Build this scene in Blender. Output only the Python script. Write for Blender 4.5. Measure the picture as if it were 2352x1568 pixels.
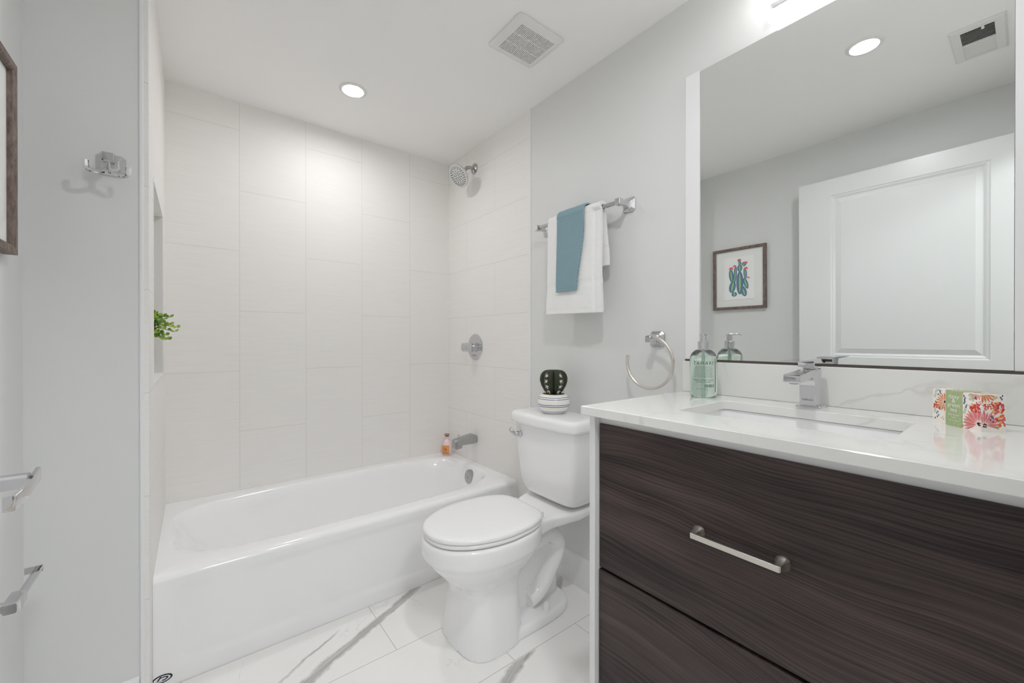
import bpy, bmesh, math, random
from math import sin, cos, pi, radians, atan2, sqrt
from mathutils import Vector, Matrix, noise
SC = bpy.context.scene
COL = SC.collection
for o in list(bpy.data.objects): bpy.data.objects.remove(o, do_unlink=True)
random.seed(7)

# ------------------------------------------------------------------ camera
CAM = Vector((0.1220, -2.4855, 1.1211))
cd = bpy.data.cameras.new('camera'); cam = bpy.data.objects.new('camera', cd); COL.objects.link(cam)
cam.location = CAM
cam.rotation_euler = (radians(90 - 0.137), 0, radians(-38.315))
cd.sensor_width = 36.0; cd.lens = 934.08 * 36 / 2352
cd.shift_x = -(1183.13 - 1176) / 2352; cd.shift_y = (784.39 - 784) / 2352
cd.clip_start = 0.01; cd.clip_end = 50
SC.camera = cam
# ------------------------------------------------------------------ world, exposure
SC.view_settings.view_transform = 'Standard'
SC.view_settings.look = 'None'
SC.view_settings.gamma = 1.0
SC.view_settings.use_curve_mapping = False
SC.view_settings.exposure = 1.74
SC.cycles.max_bounces = 16; SC.cycles.diffuse_bounces = 10; SC.cycles.glossy_bounces = 8; SC.cycles.transmission_bounces = 12
SC.cycles.sample_clamp_indirect = 6.0; SC.cycles.blur_glossy = 0.5
W = bpy.data.worlds.new('world'); SC.world = W; W.use_nodes = True
W.node_tree.nodes['Background'].inputs[0].default_value = (0.95, 0.97, 1.0, 1)
W.node_tree.nodes['Background'].inputs[1].default_value = 0.6
# lamp strengths (emission of the lamps' own diffusers, W/m2 style units)
E_DOWN_TUB = 55.0
E_DOWN_ROOM = 94.0
E_VANITY = 0.95
HALL_FILL = 16.0  # added hallway lamp, fill light from behind the camera

# ------------------------------------------------------------------ helpers
def lin(c):
    c = c / 255.0
    return c / 12.92 if c <= 0.04045 else ((c + 0.055) / 1.055) ** 2.4
def rgb(r, g, b): return (lin(r), lin(g), lin(b), 1)

def mat(name, col, rough=0.5, metal=0.0, spec=0.5, trans=0.0, ior=1.45, coat=0.0, emit=None, es=0.0, sheen=0.0, sss=0.0):
    m = bpy.data.materials.new(name); m.use_nodes = True
    b = m.node_tree.nodes['Principled BSDF']
    b.inputs['Base Color'].default_value = col
    b.inputs['Roughness'].default_value = rough
    b.inputs['Metallic'].default_value = metal
    b.inputs['Specular IOR Level'].default_value = spec
    b.inputs['Transmission Weight'].default_value = trans
    b.inputs['IOR'].default_value = ior
    b.inputs['Coat Weight'].default_value = coat
    b.inputs['Sheen Weight'].default_value = sheen
    if emit: b.inputs['Emission Color'].default_value = emit; b.inputs['Emission Strength'].default_value = es
    return m
class NT:
    """tiny node helper"""
    def __init__(s, m): s.m = m; s.t = m.node_tree; s.b = s.t.nodes['Principled BSDF']
    def n(s, ty, **kw):
        nd = s.t.nodes.new(ty)
        for k, v in kw.items(): setattr(nd, k, v)
        return nd
    def l(s, a, b): s.t.links.new(a, b)
    def coord(s): return s.n('ShaderNodeTexCoord').outputs['Object']
    def math(s, op, a, b=None, c=None, clamp=False):
        nd = s.n('ShaderNodeMath', operation=op); nd.use_clamp = clamp
        for i, x in enumerate((a, b, c)):
            if x is None: continue
            if isinstance(x, (int, float)): nd.inputs[i].default_value = x
            else: s.l(x, nd.inputs[i])
        return nd.outputs[0]
    def sep(s, v):
        nd = s.n('ShaderNodeSeparateXYZ'); s.l(v, nd.inputs[0]); return nd.outputs
    def comb(s, x=0.0, y=0.0, z=0.0):
        nd = s.n('ShaderNodeCombineXYZ')
        for i, v in enumerate((x, y, z)):
            if isinstance(v, (int, float)): nd.inputs[i].default_value = v
            else: s.l(v, nd.inputs[i])
        return nd.outputs[0]
    def noise(s, vec, scale=5.0, detail=3.0, rough=0.5, dist=0.0):
        nd = s.n('ShaderNodeTexNoise'); s.l(vec, nd.inputs['Vector'])
        nd.inputs['Scale'].default_value = scale; nd.inputs['Detail'].default_value = detail
        nd.inputs['Roughness'].default_value = rough; nd.inputs['Distortion'].default_value = dist
        return nd.outputs['Fac']
    def mapr(s, v, a, b, c, d):
        nd = s.n('ShaderNodeMapRange'); s.l(v, nd.inputs[0])
        for i, x in enumerate((a, b, c, d)): nd.inputs[1 + i].default_value = x
        return nd.outputs[0]
    def mix(s, f, a, b):
        nd = s.n('ShaderNodeMix', data_type='RGBA')
        if isinstance(f, (int, float)): nd.inputs[0].default_value = f
        else: s.l(f, nd.inputs[0])
        for i, x in ((6, a), (7, b)):
            if isinstance(x, tuple): nd.inputs[i].default_value = x
            else: s.l(x, nd.inputs[i])
        return nd.outputs[2]
    def bump(s, h, strength=0.2, dist=0.002):
        nd = s.n('ShaderNodeBump'); nd.inputs['Strength'].default_value = strength; nd.inputs['Distance'].default_value = dist
        s.l(h, nd.inputs['Height']); s.l(nd.outputs[0], s.b.inputs['Normal'])
    def color(s, c): s.l(c, s.b.inputs['Base Color'])
    def rough(s, c): s.l(c, s.b.inputs['Roughness'])

def loc_root(p):
    while p.parent: p = p.parent
    return p.location.copy()
def tag(o, label=None, cat=None, group=None, kind=None):
    if label: o['label'] = label
    if cat: o['category'] = cat
    if group: o['group'] = group
    if kind: o['kind'] = kind
    return o
def thing(name, loc, label, cat, group=None):
    o = bpy.data.objects.new(name, None); COL.objects.link(o); o.location = loc
    o.empty_display_size = 0.05
    return tag(o, label, cat, group)
def obj(name, bm, mats, parent=None, loc=None, bevel=0, seg=2, smooth=True, angle=35, solid=0, sub=0, label=None, weld=True):
    """all mesh code works in room coordinates; the object's own origin is its root's place (or loc)"""
    if not isinstance(mats, (list, tuple)): mats = [mats]
    off = loc_root(parent) if parent else (Vector(loc) if loc is not None else Vector((0, 0, 0)))
    if weld: bmesh.ops.remove_doubles(bm, verts=bm.verts, dist=1e-6)
    bmesh.ops.translate(bm, verts=bm.verts, vec=-off)
    me = bpy.data.meshes.new(name); bm.to_mesh(me); bm.free()
    for m in mats: me.materials.append(m)
    o = bpy.data.objects.new(name, me); COL.objects.link(o)
    if parent: o.parent = parent
    else: o.location = off
    if smooth:
        me.shade_smooth()
        if angle < 180: me.set_sharp_from_angle(angle=radians(angle))
    if solid:
        s = o.modifiers.new('solid', 'SOLIDIFY'); s.thickness = solid; s.offset = 0
    if bevel:
        b = o.modifiers.new('bevel', 'BEVEL'); b.width = bevel; b.segments = seg; b.limit_method = 'ANGLE'; b.angle_limit = radians(40); b.harden_normals = False
    if sub:
        b = o.modifiers.new('sub', 'SUBSURF'); b.levels = sub; b.render_levels = sub
    if label: o['label'] = label
    return o
def struct(name, bm, m, **k):
    o = obj(name, bm, m, **k); o['kind'] = 'structure'; return o

def B(): return bmesh.new()
def face(bm, pts, mi=0):
    vs = [bm.verts.new(p) for p in pts]
    f = bm.faces.new(vs); f.material_index = mi; return f
def box(bm, x0, x1, y0, y1, z0, z1, mi=0):
    v = [bm.verts.new(p) for p in ((x0,y0,z0),(x1,y0,z0),(x1,y1,z0),(x0,y1,z0),(x0,y0,z1),(x1,y0,z1),(x1,y1,z1),(x0,y1,z1))]
    for q in ((0,3,2,1),(4,5,6,7),(0,1,5,4),(1,2,6,5),(2,3,7,6),(3,0,4,7)):
        f = bm.faces.new([v[i] for i in q]); f.material_index = mi
    return bm
def bx(*a, **k): return box(B(), *a, **k)
def loft(bm, rings, cap0=True, cap1=True, closed=True, mi=0):
    R = [[bm.verts.new(p) for p in r] for r in rings]
    n = len(R[0])
    for a, b in zip(R, R[1:]):
        for i in range(n if closed else n - 1):
            j = (i + 1) % n
            f = bm.faces.new((a[i], a[j], b[j], b[i])); f.material_index = mi
    if cap0: f = bm.faces.new(R[0][::-1]); f.material_index = mi
    if cap1: f = bm.faces.new(R[-1]); f.material_index = mi
    return bm
def lathe(bm, prof, c, axis=(0, 0, 1), n=32, mi=0, cap0=True, cap1=True, rmod=None):
    """prof = [(r, h)], h measured along axis from c"""
    ax = Vector(axis).normalized(); c = Vector(c)
    t = Vector((1, 0, 0)) if abs(ax.x) < 0.9 else Vector((0, 1, 0))
    u = ax.cross(t).normalized(); v = ax.cross(u)
    rings = []
    for r, h in prof:
        rings.append([c + ax * h + (u * cos(a) + v * sin(a)) * (r * (rmod(a, h) if rmod else 1)) for a in (2 * pi * i / n for i in range(n))])
    return loft(bm, rings, cap0 and prof[0][0] > 1e-5, cap1 and prof[-1][0] > 1e-5, mi=mi) if min(p[0] for p in prof) > 1e-6 else _lathe0(bm, prof, rings, mi)
def _lathe0(bm, prof, rings, mi):
    R = []
    for (r, h), ring in zip(prof, rings):
        R.append([bm.verts.new(sum(ring, Vector()) / len(ring))] if r <= 1e-6 else [bm.verts.new(p) for p in ring])
    n = len(rings[0])
    for a, b in zip(R, R[1:]):
        for i in range(n):
            j = (i + 1) % n
            if len(a) == 1 and len(b) == 1: continue
            if len(a) == 1: f = bm.faces.new((a[0], b[j], b[i]))
            elif len(b) == 1: f = bm.faces.new((a[i], a[j], b[0]))
            else: f = bm.faces.new((a[i], a[j], b[j], b[i]))
            f.material_index = mi
    if len(R[0]) > 1: bm.faces.new(R[0][::-1]).material_index = mi
    if len(R[-1]) > 1: bm.faces.new(R[-1]).material_index = mi
    return bm
def smooth_path(pts, k=6):
    """Catmull-Rom through pts"""
    P = [Vector(p) for p in pts]; P = [P[0] * 2 - P[1]] + P + [P[-1] * 2 - P[-2]]
    out = []
    for i in range(1, len(P) - 2):
        for s in range(k):
            t = s / k; a, b, c, d = P[i-1:i+3]
            out.append(0.5 * ((2 * b) + (c - a) * t + (2 * a - 5 * b + 4 * c - d) * t * t + (3 * b - a - 3 * c + d) * t ** 3))
    out.append(P[-2]); return out
def tube(bm, pts, r, n=12, mi=0, sec=None, up=None, caps=True):
    """sweep; r number or list; sec = list of (u,v) unit section"""
    P = [Vector(p) for p in pts]; N = len(P)
    if isinstance(r, (int, float)): r = [r] * N
    if sec is None: sec = [(cos(2 * pi * i / n), sin(2 * pi * i / n)) for i in range(n)]
    tan = [(P[min(i + 1, N - 1)] - P[max(i - 1, 0)]).normalized() for i in range(N)]
    u = Vector(up) if up else (Vector((0, 0, 1)) if abs(tan[0].z) < 0.9 else Vector((1, 0, 0)))
    rings = []
    for i in range(N):
        u = (u - tan[i] * u.dot(tan[i])).normalized(); v = tan[i].cross(u)
        rings.append([P[i] + (u * a + v * b) * r[i] for a, b in sec])
    return loft(bm, rings, caps, caps, mi=mi)
def sq(w, h, c=0.0):
    """square section (optionally chamfered)"""
    if c == 0: return [(w, h), (-w, h), (-w, -h), (w, -h)]
    return [(w, h-c), (w-c, h), (-w+c, h), (-w, h-c), (-w, -h+c), (-w+c, -h), (w-c, -h), (w, -h+c)]
def rrect(x0, x1, y0, y1, r, k=5):
    pts = []
    for cx, cy, a0 in ((x1 - r, y1 - r, 0), (x0 + r, y1 - r, 90), (x0 + r, y0 + r, 180), (x1 - r, y0 + r, 270)):
        for i in range(k + 1):
            a = radians(a0 + 90 * i / k); pts.append((cx + r * cos(a), cy + r * sin(a)))
    return pts
def sell(cx, cy, af, ab, b, n, N=56):
    """super-ellipse outline in (d, l): af = half length to the front (+d), ab = to the back"""
    out = []
    for i in range(N):
        t = 2 * pi * i / N; c, s = cos(t), sin(t)
        a = af if c > 0 else ab
        out.append((cx + a * math.copysign(abs(c) ** (2 / n), c), cy + b * math.copysign(abs(s) ** (2 / n), s)))
    return out
def text_into(bm, s, size, fn, mi=0, align='CENTER', depth=0.0, spacing=1.0):
    cu = bpy.data.curves.new('txt', 'FONT'); cu.body = s; cu.size = size; cu.align_x = align; cu.align_y = 'CENTER'
    cu.space_character = spacing; cu.extrude = depth; cu.resolution_u = 3
    o = bpy.data.objects.new('txt', cu); COL.objects.link(o)
    bpy.context.view_layer.update()
    me = bpy.data.meshes.new_from_object(o.evaluated_get(bpy.context.evaluated_depsgraph_get()))
    vs = [bm.verts.new(fn(v.co.x, v.co.y, v.co.z)) for v in me.vertices]
    for p in me.polygons:
        try: bm.faces.new([vs[i] for i in p.vertices]).material_index = mi
        except ValueError: pass
    bpy.data.meshes.remove(me); bpy.data.objects.remove(o); bpy.data.curves.remove(cu)

# ------------------------------------------------------------------ dimensions of the room
XL = 0.018      # tiled wall at the head of the tub
XR = 1.503      # wall with mirror and shower
XW = -0.225     # wall behind the open door
YF = -2.53      # wall with the doorway
YT = -0.757     # tub apron
YWING = -0.87   # face of the short wall beside the tub
ZC = 2.33

# ------------------------------------------------------------------ materials
M = {}
def paint(name, c, rough=0.6, bump=0.05):
    m = mat(name, c, rough, spec=0.3); t = NT(m)
    t.bump(t.noise(t.coord(), 350, 2), bump, 0.001); return m
M['wall'] = paint('wall_paint', rgb(225, 226, 225), 0.42)
M['ceil'] = paint('ceiling_paint', rgb(247, 246, 245), 0.7)
M['trim'] = mat('white_trim', rgb(238, 239, 240), 0.35)
M['door'] = mat('door_paint', rgb(228, 230, 230), 0.3)
M['porcelain'] = mat('porcelain', rgb(246, 246, 246), 0.07, spec=0.5, coat=0.3)
M['enamel'] = mat('tub_enamel', rgb(246, 246, 247), 0.1, spec=0.5, coat=0.3)
M['seat'] = mat('seat_plastic', rgb(242, 242, 242), 0.16)
M['chrome'] = mat('chrome', (0.66, 0.66, 0.675, 1), 0.06, 1.0)
M['satin'] = mat('satin_chrome', (0.47, 0.475, 0.475, 1), 0.22, 1.0)
M['nickel'] = mat('brushed_nickel', (0.78, 0.74, 0.68, 1), 0.34, 1.0)
M['mirror'] = mat('mirror_glass', (0.86, 0.875, 0.865, 1), 0.0, 1.0)
M['black'] = mat('black', rgb(18, 17, 17), 0.5)
M['dark'] = mat('slot_shade', rgb(9, 8, 7), 0.9)  # near-black colour standing in for the shade behind vent slots
M['channel'] = mat('dark_channel', rgb(84, 76, 70), 0.45)
M['cab'] = mat('white_laminate', rgb(232, 232, 233), 0.4)
M['plastic'] = mat('white_plastic', rgb(232, 231, 229), 0.35)

def tile(name, u, v, u0, v0, bw=0.61, bh=0.3048, streak=None, off=0.5, base=(240, 238, 235), grout=(222, 219, 214)):
    """u = axis along the tile's length, v across; brick bond"""
    m = mat(name, rgb(*base), 0.5, spec=0.35); t = NT(m)
    c = t.sep(t.coord()); U = t.math('SUBTRACT', c[u], u0); V = t.math('SUBTRACT', c[v], v0)
    br = t.n('ShaderNodeTexBrick'); t.l(t.comb(U, V, 0.0), br.inputs['Vector'])
    br.offset = off; br.offset_frequency = 2; br.squash = 1.0
    br.inputs['Scale'].default_value = 1.0; br.inputs['Brick Width'].default_value = bw; br.inputs['Row Height'].default_value = bh
    br.inputs['Mortar Size'].default_value = 0.0013; br.inputs['Mortar Smooth'].default_value = 0.2; br.inputs['Bias'].default_value = 0.0
    br.inputs['Color1'].default_value = (1, 1, 1, 1); br.inputs['Color2'].default_value = (0.9, 0.9, 0.9, 1); br.inputs['Mortar'].default_value = (0, 0, 0, 1)
    s = streak if streak else (2.0, 2.0, 160.0)
    vec = t.comb(t.math('MULTIPLY', c[0], s[0]), t.math('MULTIPLY', c[1], s[1]), t.math('MULTIPLY', c[2], s[2]))
    st = t.noise(vec, 2.2, 4, 0.65, 0.15)
    cross = t.noise(t.coord(), 260, 1)
    st2 = t.math('ADD', t.math('MULTIPLY', st, 0.8), t.math('MULTIPLY', cross, 0.2))
    b2 = tuple(x * 0.955 for x in rgb(*base)[:3]) + (1,); b3 = tuple(min(1, x * 1.03) for x in rgb(*base)[:3]) + (1,)
    body = t.mix(t.mapr(st2, 0.3, 0.7, 0, 1), b2, b3)
    t.color(t.mix(br.outputs['Fac'], body, rgb(*grout)))
    h = t.math('SUBTRACT', t.math('MULTIPLY', st2, 0.35), t.math('MULTIPLY', br.outputs['Fac'], 1.0))
    t.bump(h, 0.35, 0.0012)
    return m
M['tile_back'] = tile('linen_tile_back', 2, 0, 1.272, 0.0, streak=(2.2, 2.2, 150))
M['tile_right'] = tile('linen_tile_right', 1, 2, -0.548, 0.9667 - 0.3048 * 4, bw=0.63, streak=(2.2, 2.2, 150))
M['tile_left'] = tile('linen_tile_left', 1, 2, -0.55, 0.9667 - 0.3048 * 4, streak=(2.2, 2.2, 150))
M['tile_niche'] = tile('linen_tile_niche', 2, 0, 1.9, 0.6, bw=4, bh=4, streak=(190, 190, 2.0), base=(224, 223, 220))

def floor_mat():
    m = mat('marble_tile', rgb(236, 234, 230), 0.14, spec=0.5); t = NT(m)
    c = t.sep(t.coord())
    br = t.n('ShaderNodeTexBrick'); t.l(t.comb(t.math('SUBTRACT', c[0], 0.3934 - 0.61 * 3), t.math('SUBTRACT', c[1], -0.7585 - 0.305 * 9), 0.0), br.inputs['Vector'])
    br.offset = 0.5; br.offset_frequency = 2
    br.inputs['Scale'].default_value = 1.0; br.inputs['Brick Width'].default_value = 0.61; br.inputs['Row Height'].default_value = 0.305
    br.inputs['Mortar Size'].default_value = 0.0012; br.inputs['Mortar Smooth'].default_value = 0.1
    nz = t.noise(t.coord(), 5.0, 5, 0.6); nf = t.noise(t.coord(), 26.0, 4, 0.65)
    w = t.math('ADD', t.math('MULTIPLY', t.math('SUBTRACT', nz, 0.5), 0.045), t.math('MULTIPLY', t.math('SUBTRACT', nf, 0.5), 0.022))
    fac = None
    # (x, y) start, (x, y) end, half width, row limits in y: veins printed on single tiles
    veins = [((0.36, -1.040), (0.93, -0.757), 0.019, -1.063, -0.76, 0.85), ((0.33, -0.975), (0.52, -0.855), 0.006, -1.063, -0.76, 0.6),
             ((0.84, -1.455), (1.07, -1.362), 0.019, -1.675, -1.372, 0.8), ((1.41, -1.17), (1.50, -1.09), 0.018, -1.37, -1.067, 0.65),
             ((0.1, -1.9), (0.9, -1.5), 0.012, -2.1, -1.4, 0.6), ((0.2, -2.4), (1.0, -1.9), 0.012, -2.5, -1.4, 0.6)]
    for (x0, y0), (x1, y1), hw, ya, yb, st in veins:
        L = sqrt((x1 - x0) ** 2 + (y1 - y0) ** 2); tx, ty = (x1 - x0) / L, (y1 - y0) / L; nx, ny = -ty, tx
        d = t.math('ADD', t.math('ADD', t.math('MULTIPLY', c[0], nx), t.math('MULTIPLY', c[1], ny)), -(x0 * nx + y0 * ny))
        d = t.math('ABSOLUTE', t.math('ADD', d, w))
        s = t.math('ADD', t.math('ADD', t.math('MULTIPLY', c[0], tx), t.math('MULTIPLY', c[1], ty)), -(x0 * tx + y0 * ty))
        core = t.mapr(d, hw * 0.55, hw * 1.25, 1.0, 0.0)
        inside = t.math('MULTIPLY', t.math('GREATER_THAN', c[1], ya), t.math('LESS_THAN', c[1], yb))
        ends = t.math('MULTIPLY', t.mapr(s, -0.05, 0.0, 0, 1), t.mapr(s, L, L + 0.06, 1, 0))
        f = t.math('MULTIPLY', t.math('MULTIPLY', core, inside), t.math('MULTIPLY', ends, st))
        fac = f if fac is None else t.math('MAXIMUM', fac, f)
    streaks = t.noise(t.comb(t.math('ADD', t.math('MULTIPLY', c[0], 10), t.math('MULTIPLY', c[1], -14)), t.math('MULTIPLY', t.math('ADD', t.math('MULTIPLY', c[0], -0.5), c[1]), 90), 0.0), 1.0, 3)
    fac = t.math('MULTIPLY', fac, t.mapr(streaks, 0.3, 0.65, 0.45, 1.0))
    # faint hairline veins everywhere
    hair = t.math('ABSOLUTE', t.math('SUBTRACT', t.noise(t.coord(), 2.3, 6, 0.6, 0.8), 0.5))
    hair = t.math('MULTIPLY', t.mapr(hair, 0.0, 0.006, 1, 0), t.mapr(t.noise(t.coord(), 3.1, 2), 0.52, 0.62, 0, 0.22))
    cloud = t.mapr(t.noise(t.coord(), 3.0, 3), 0.35, 0.7, 0, 0.35)
    base = t.mix(cloud, rgb(246, 245, 243), rgb(236, 235, 234))
    col = t.mix(t.math('MAXIMUM', fac, hair), base, rgb(146, 143, 140))
    t.color(t.mix(br.outputs['Fac'], col, rgb(196, 186, 176)))
    t.bump(br.outputs['Fac'], -0.3, 0.001)
    return m
M['floor'] = floor_mat()
def quartz():
    m = mat('quartz', rgb(236, 236, 234), 0.07, spec=0.5); t = NT(m)
    v = t.math('ABSOLUTE', t.math('SUBTRACT', t.noise(t.coord(), 1.7, 5, 0.55, 0.6), 0.5))
    f = t.math('MULTIPLY', t.mapr(v, 0.0, 0.012, 1, 0), t.mapr(t.noise(t.coord(), 2.5, 2), 0.45, 0.6, 0, 0.3))
    g = t.mapr(t.noise(t.coord(), 900, 1), 0.62, 0.75, 0, 0.18)
    t.color(t.mix(t.math('MAXIMUM', f, g), rgb(236, 236, 234), rgb(188, 186, 182)))
    return m
M['quartz'] = quartz()
def wood():
    m = mat('dark_wood_laminate', rgb(52, 44, 44), 0.38, spec=0.4); t = NT(m)
    c = t.sep(t.coord())
    warp = t.noise(t.comb(0.0, t.math('MULTIPLY', c[1], 2.1), t.math('MULTIPLY', c[2], 5.0)), 1.0, 1.0, 0.4)
    wz = t.math('ADD', c[2], t.math('MULTIPLY', t.math('SUBTRACT', warp, 0.5), 0.10))
    tilt = t.math('ADD', wz, t.math('MULTIPLY', c[1], -0.04))
    lines = t.noise(t.comb(0.0, t.math('MULTIPLY', c[1], 1.1), t.math('MULTIPLY', tilt, 120)), 1.0, 4, 0.55)
    fine = t.noise(t.comb(0.0, t.math('MULTIPLY', c[1], 7), t.math('MULTIPLY', tilt, 760)), 1.0, 3, 0.6)
    broad = t.noise(t.comb(0.0, t.math('MULTIPLY', c[1], 1.8), t.math('MULTIPLY', c[2], 9)), 1.0, 3)
    ring = t.math('SINE', t.math('MULTIPLY', t.math('ADD', tilt, t.math('MULTIPLY', lines, 0.010)), 900))
    ring = t.mapr(ring, -1, 1, 0, 1)
    a = t.math('ADD', t.math('MULTIPLY', lines, 0.42), t.math('MULTIPLY', fine, 0.30))
    a = t.math('ADD', a, t.math('MULTIPLY', broad, 0.38))
    a = t.math('ADD', a, t.math('MULTIPLY', t.math('MULTIPLY', ring, broad), 0.13))
    f = t.mapr(a, 0.46, 0.82, 0, 1)
    t.color(t.mix(f, rgb(33, 25, 26), rgb(100, 84, 81)))
    t.bump(fine, 0.08, 0.0006)
    t.rough(t.mapr(lines, 0.3, 0.7, 0.34, 0.5))
    return m
M['wood'] = wood()
def framewood():
    m = mat('driftwood_frame', rgb(120, 104, 96), 0.55); t = NT(m); c = t.sep(t.coord())
    n = t.noise(t.comb(t.math('MULTIPLY', c[0], 40), t.math('MULTIPLY', c[1], 40), t.math('MULTIPLY', c[2], 14)), 3, 4, 0.6)
    t.color(t.mix(t.mapr(n, 0.3, 0.7, 0, 1), rgb(88, 72, 66), rgb(142, 126, 117))); t.bump(n, 0.2, 0.001); return m
M['frame'] = framewood()
def terry(name, c, scale=420, amt=0.7):
    m = mat(name, c, 0.95, spec=0.1, sheen=0.3); t = NT(m)
    n = t.noise(t.coord(), scale, 3, 0.7); n2 = t.noise(t.coord(), 90, 2)
    t.bump(t.math('ADD', n, t.math('MULTIPLY', n2, 0.6)), amt, 0.003); return m
M['towel'] = terry('white_terry', rgb(252, 252, 251))
def teal():
    m = mat('teal_waffle', rgb(110, 156, 166), 0.9, spec=0.1, sheen=0.2); t = NT(m); c = t.sep(t.coord())
    a = t.math('SINE', t.math('MULTIPLY', t.math('ADD', c[1], c[2]), 1350))
    b = t.math('SINE', t.math('MULTIPLY', t.math('SUBTRACT', c[1], c[2]), 1350))
    k = t.math('MULTIPLY', a, b)
    row = t.math('SINE', t.math('MULTIPLY', c[2], 2700))
    g = t.math('MAXIMUM', k, t.math('MULTIPLY', row, 0.1))
    t.color(t.mix(t.mapr(g, -0.3, 0.9, 0, 1), rgb(100, 138, 152), rgb(176, 200, 206)))
    t.bump(g, 0.5, 0.0015); return m
M['teal'] = teal()

# ------------------------------------------------------------------ the shell
struct('floor', bx(XW - 0.1, XR + 0.12, YF - 0.12, 0.1, -0.08, 0.0), M['floor'])
struct('ceiling', bx(XW - 0.1, XR + 0.12, YF - 0.12, 0.12, ZC, ZC + 0.1), M['ceil'])
struct('wall_back', bx(XL, XR, 0.0, 0.1, 0, ZC), M['tile_back'])
struct('wall_right_tiled', bx(XR, XR + 0.1, -0.862, 0.1, 0, ZC), M['tile_right'])
struct('wall_right', bx(XR, XR + 0.1, YF - 0.12, -0.862, 0, ZC), M['wall'])
struct('wall_left', bx(XW - 0.1, XW, YF - 0.12, YWING, 0, ZC), M['wall'])
# short wall beside the tub, with the shower niche cut into its tiled side
NY0, NY1, NZ0, NZ1, NX = -0.70, -0.19, 0.985, 1.648, -0.078
struct('wall_wing', bx(XW - 0.1, 0.0, YWING, YWING + 0.012, 0, ZC), M['wall'])
bm = B()
for a in ((YWING + 0.001, NY0, 0, ZC), (NY1, 0.1, 0, ZC), (NY0, NY1, 0, NZ0), (NY0, NY1, NZ1, ZC)):
    face(bm, ((XL, a[0], a[2]), (XL, a[1], a[2]), (XL, a[1], a[3]), (XL, a[0], a[3])), 0)
face(bm, ((XL, NY1, NZ0), (NX, NY1, NZ0), (NX, NY1, NZ1), (XL, NY1, NZ1)), 1)
face(bm, ((NX, NY0, NZ0), (XL, NY0, NZ0), (XL, NY0, NZ1), (NX, NY0, NZ1)), 1)
face(bm, ((NX, NY1, NZ0), (NX, NY0, NZ0), (NX, NY0, NZ1), (NX, NY1, NZ1)), 1)
face(bm, ((XL, NY0, NZ0), (NX, NY0, NZ0), (NX, NY1, NZ0), (XL, NY1, NZ0)), 0)
face(bm, ((XL, NY1, NZ1), (NX, NY1, NZ1), (NX, NY0, NZ1), (XL, NY0, NZ1)), 0)
face(bm, ((-0.16, YWING + 0.001, 0), (XL, YWING + 0.001, 0), (XL, YWING + 0.001, ZC), (-0.16, YWING + 0.001, ZC)), 0)
face(bm, ((-0.16, 0.1, 0), (-0.16, 0.1, ZC), (-0.16, YWING + 0.001, ZC), (-0.16, YWING + 0.001, 0)), 0)
struct('wall_left_tiled', bm, [M['tile_left'], M['tile_niche']], smooth=False)
# niche edge, corner and tile-end beads
bm = B()
for a in ((NY1 + .0006, NY1 + 0.008, NZ0 - 0.008, NZ1 + 0.008), (NY0 - 0.008, NY0 - .0006, NZ0 - 0.008, NZ1 + 0.008), (NY0 - .0006, NY1 + .0006, NZ0 - 0.008, NZ0 - .0006), (NY0 - .0006, NY1 + .0006, NZ1 + .0006, NZ1 + 0.008)):
    box(bm, XL - 0.0003, XL + 0.0015, *a)
struct('trim_1', bm, M['trim'], bevel=0.001)
struct('trim_2', bx(-0.003, 0.0075, YWING - 0.005, YWING + 0.006, 0, ZC), M['trim'], bevel=0.003)
struct('trim_3', bx(XR - 0.004, XR + 0.001, -0.872, -0.857, 0, ZC), M['trim'], bevel=0.002)
def baseboard(name, a, b, nrm, h=0.14, th=0.011):
    """profile swept from a to b (xy), standing out along nrm"""
    prof = [(0, 0), (th, 0), (th, h - 0.012), (th * 0.55, h - 0.003), (0.002, h), (0, h)]
    bm = B(); a = Vector(a); b = Vector(b); n = Vector(nrm)
    loft(bm, [[(p.x + n.x * o_, p.y + n.y * o_, z) for o_, z in prof] for p in (a, b)])
    return struct(name, bm, M['trim'])
baseboard('baseboard_right', (XR, -0.872), (XR, -1.735), (-1, 0))
baseboard('baseboard_wing', (XW, YWING), (-0.004, YWING), (0, -1))
baseboard('baseboard_left', (XW, YF), (XW, YWING), (1, 0))
# wall with the doorway, behind the camera
DX0, DX1, DH = -0.10, 0.70, 2.06
bm = B()
box(bm, XW, DX0, YF - 0.12, YF, 0, ZC); box(bm, DX1, XR, YF - 0.12, YF, 0, ZC); box(bm, DX0, DX1, YF - 0.12, YF, DH, ZC)
struct('wall_front', bm, M['wall'])
bm = B()
box(bm, DX0 - 0.055, DX0 - 0.003, YF, YF + 0.012, 0, DH + 0.055); box(bm, DX1 + 0.003, DX1 + 0.06, YF, YF + 0.012, 0, DH + 0.055); box(bm, DX0 - 0.003, DX1 + 0.003, YF, YF + 0.012, DH, DH + 0.055)
struct('trim_4', bm, M['trim'], bevel=0.003)
# hallway outside the doorway
HY = -3.9
struct('floor_hall', bx(-1.2, 1.9, HY, YF - 0.12, -0.08, 0.0), mat('hall_floor', rgb(196, 184, 168), 0.4))
struct('ceiling_hall', bx(-1.2, 1.9, HY, YF - 0.12, ZC + 0.05, ZC + 0.12), M['ceil'])
struct('wall_hall_back', bx(-1.2, 1.9, HY - 0.1, HY, 0, ZC + 0.05), M['wall'])
struct('wall_hall_left', bx(-1.3, -1.2, HY, YF - 0.12, 0, ZC + 0.05), M['wall'])
struct('wall_hall_right', bx(1.9, 2.0, HY, YF - 0.12, 0, ZC + 0.05), M['wall'])
struct('wall_hall_front', bx(-1.2, XW - 0.1, YF - 0.12, YF, 0, ZC + 0.05), M['wall'])

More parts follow.
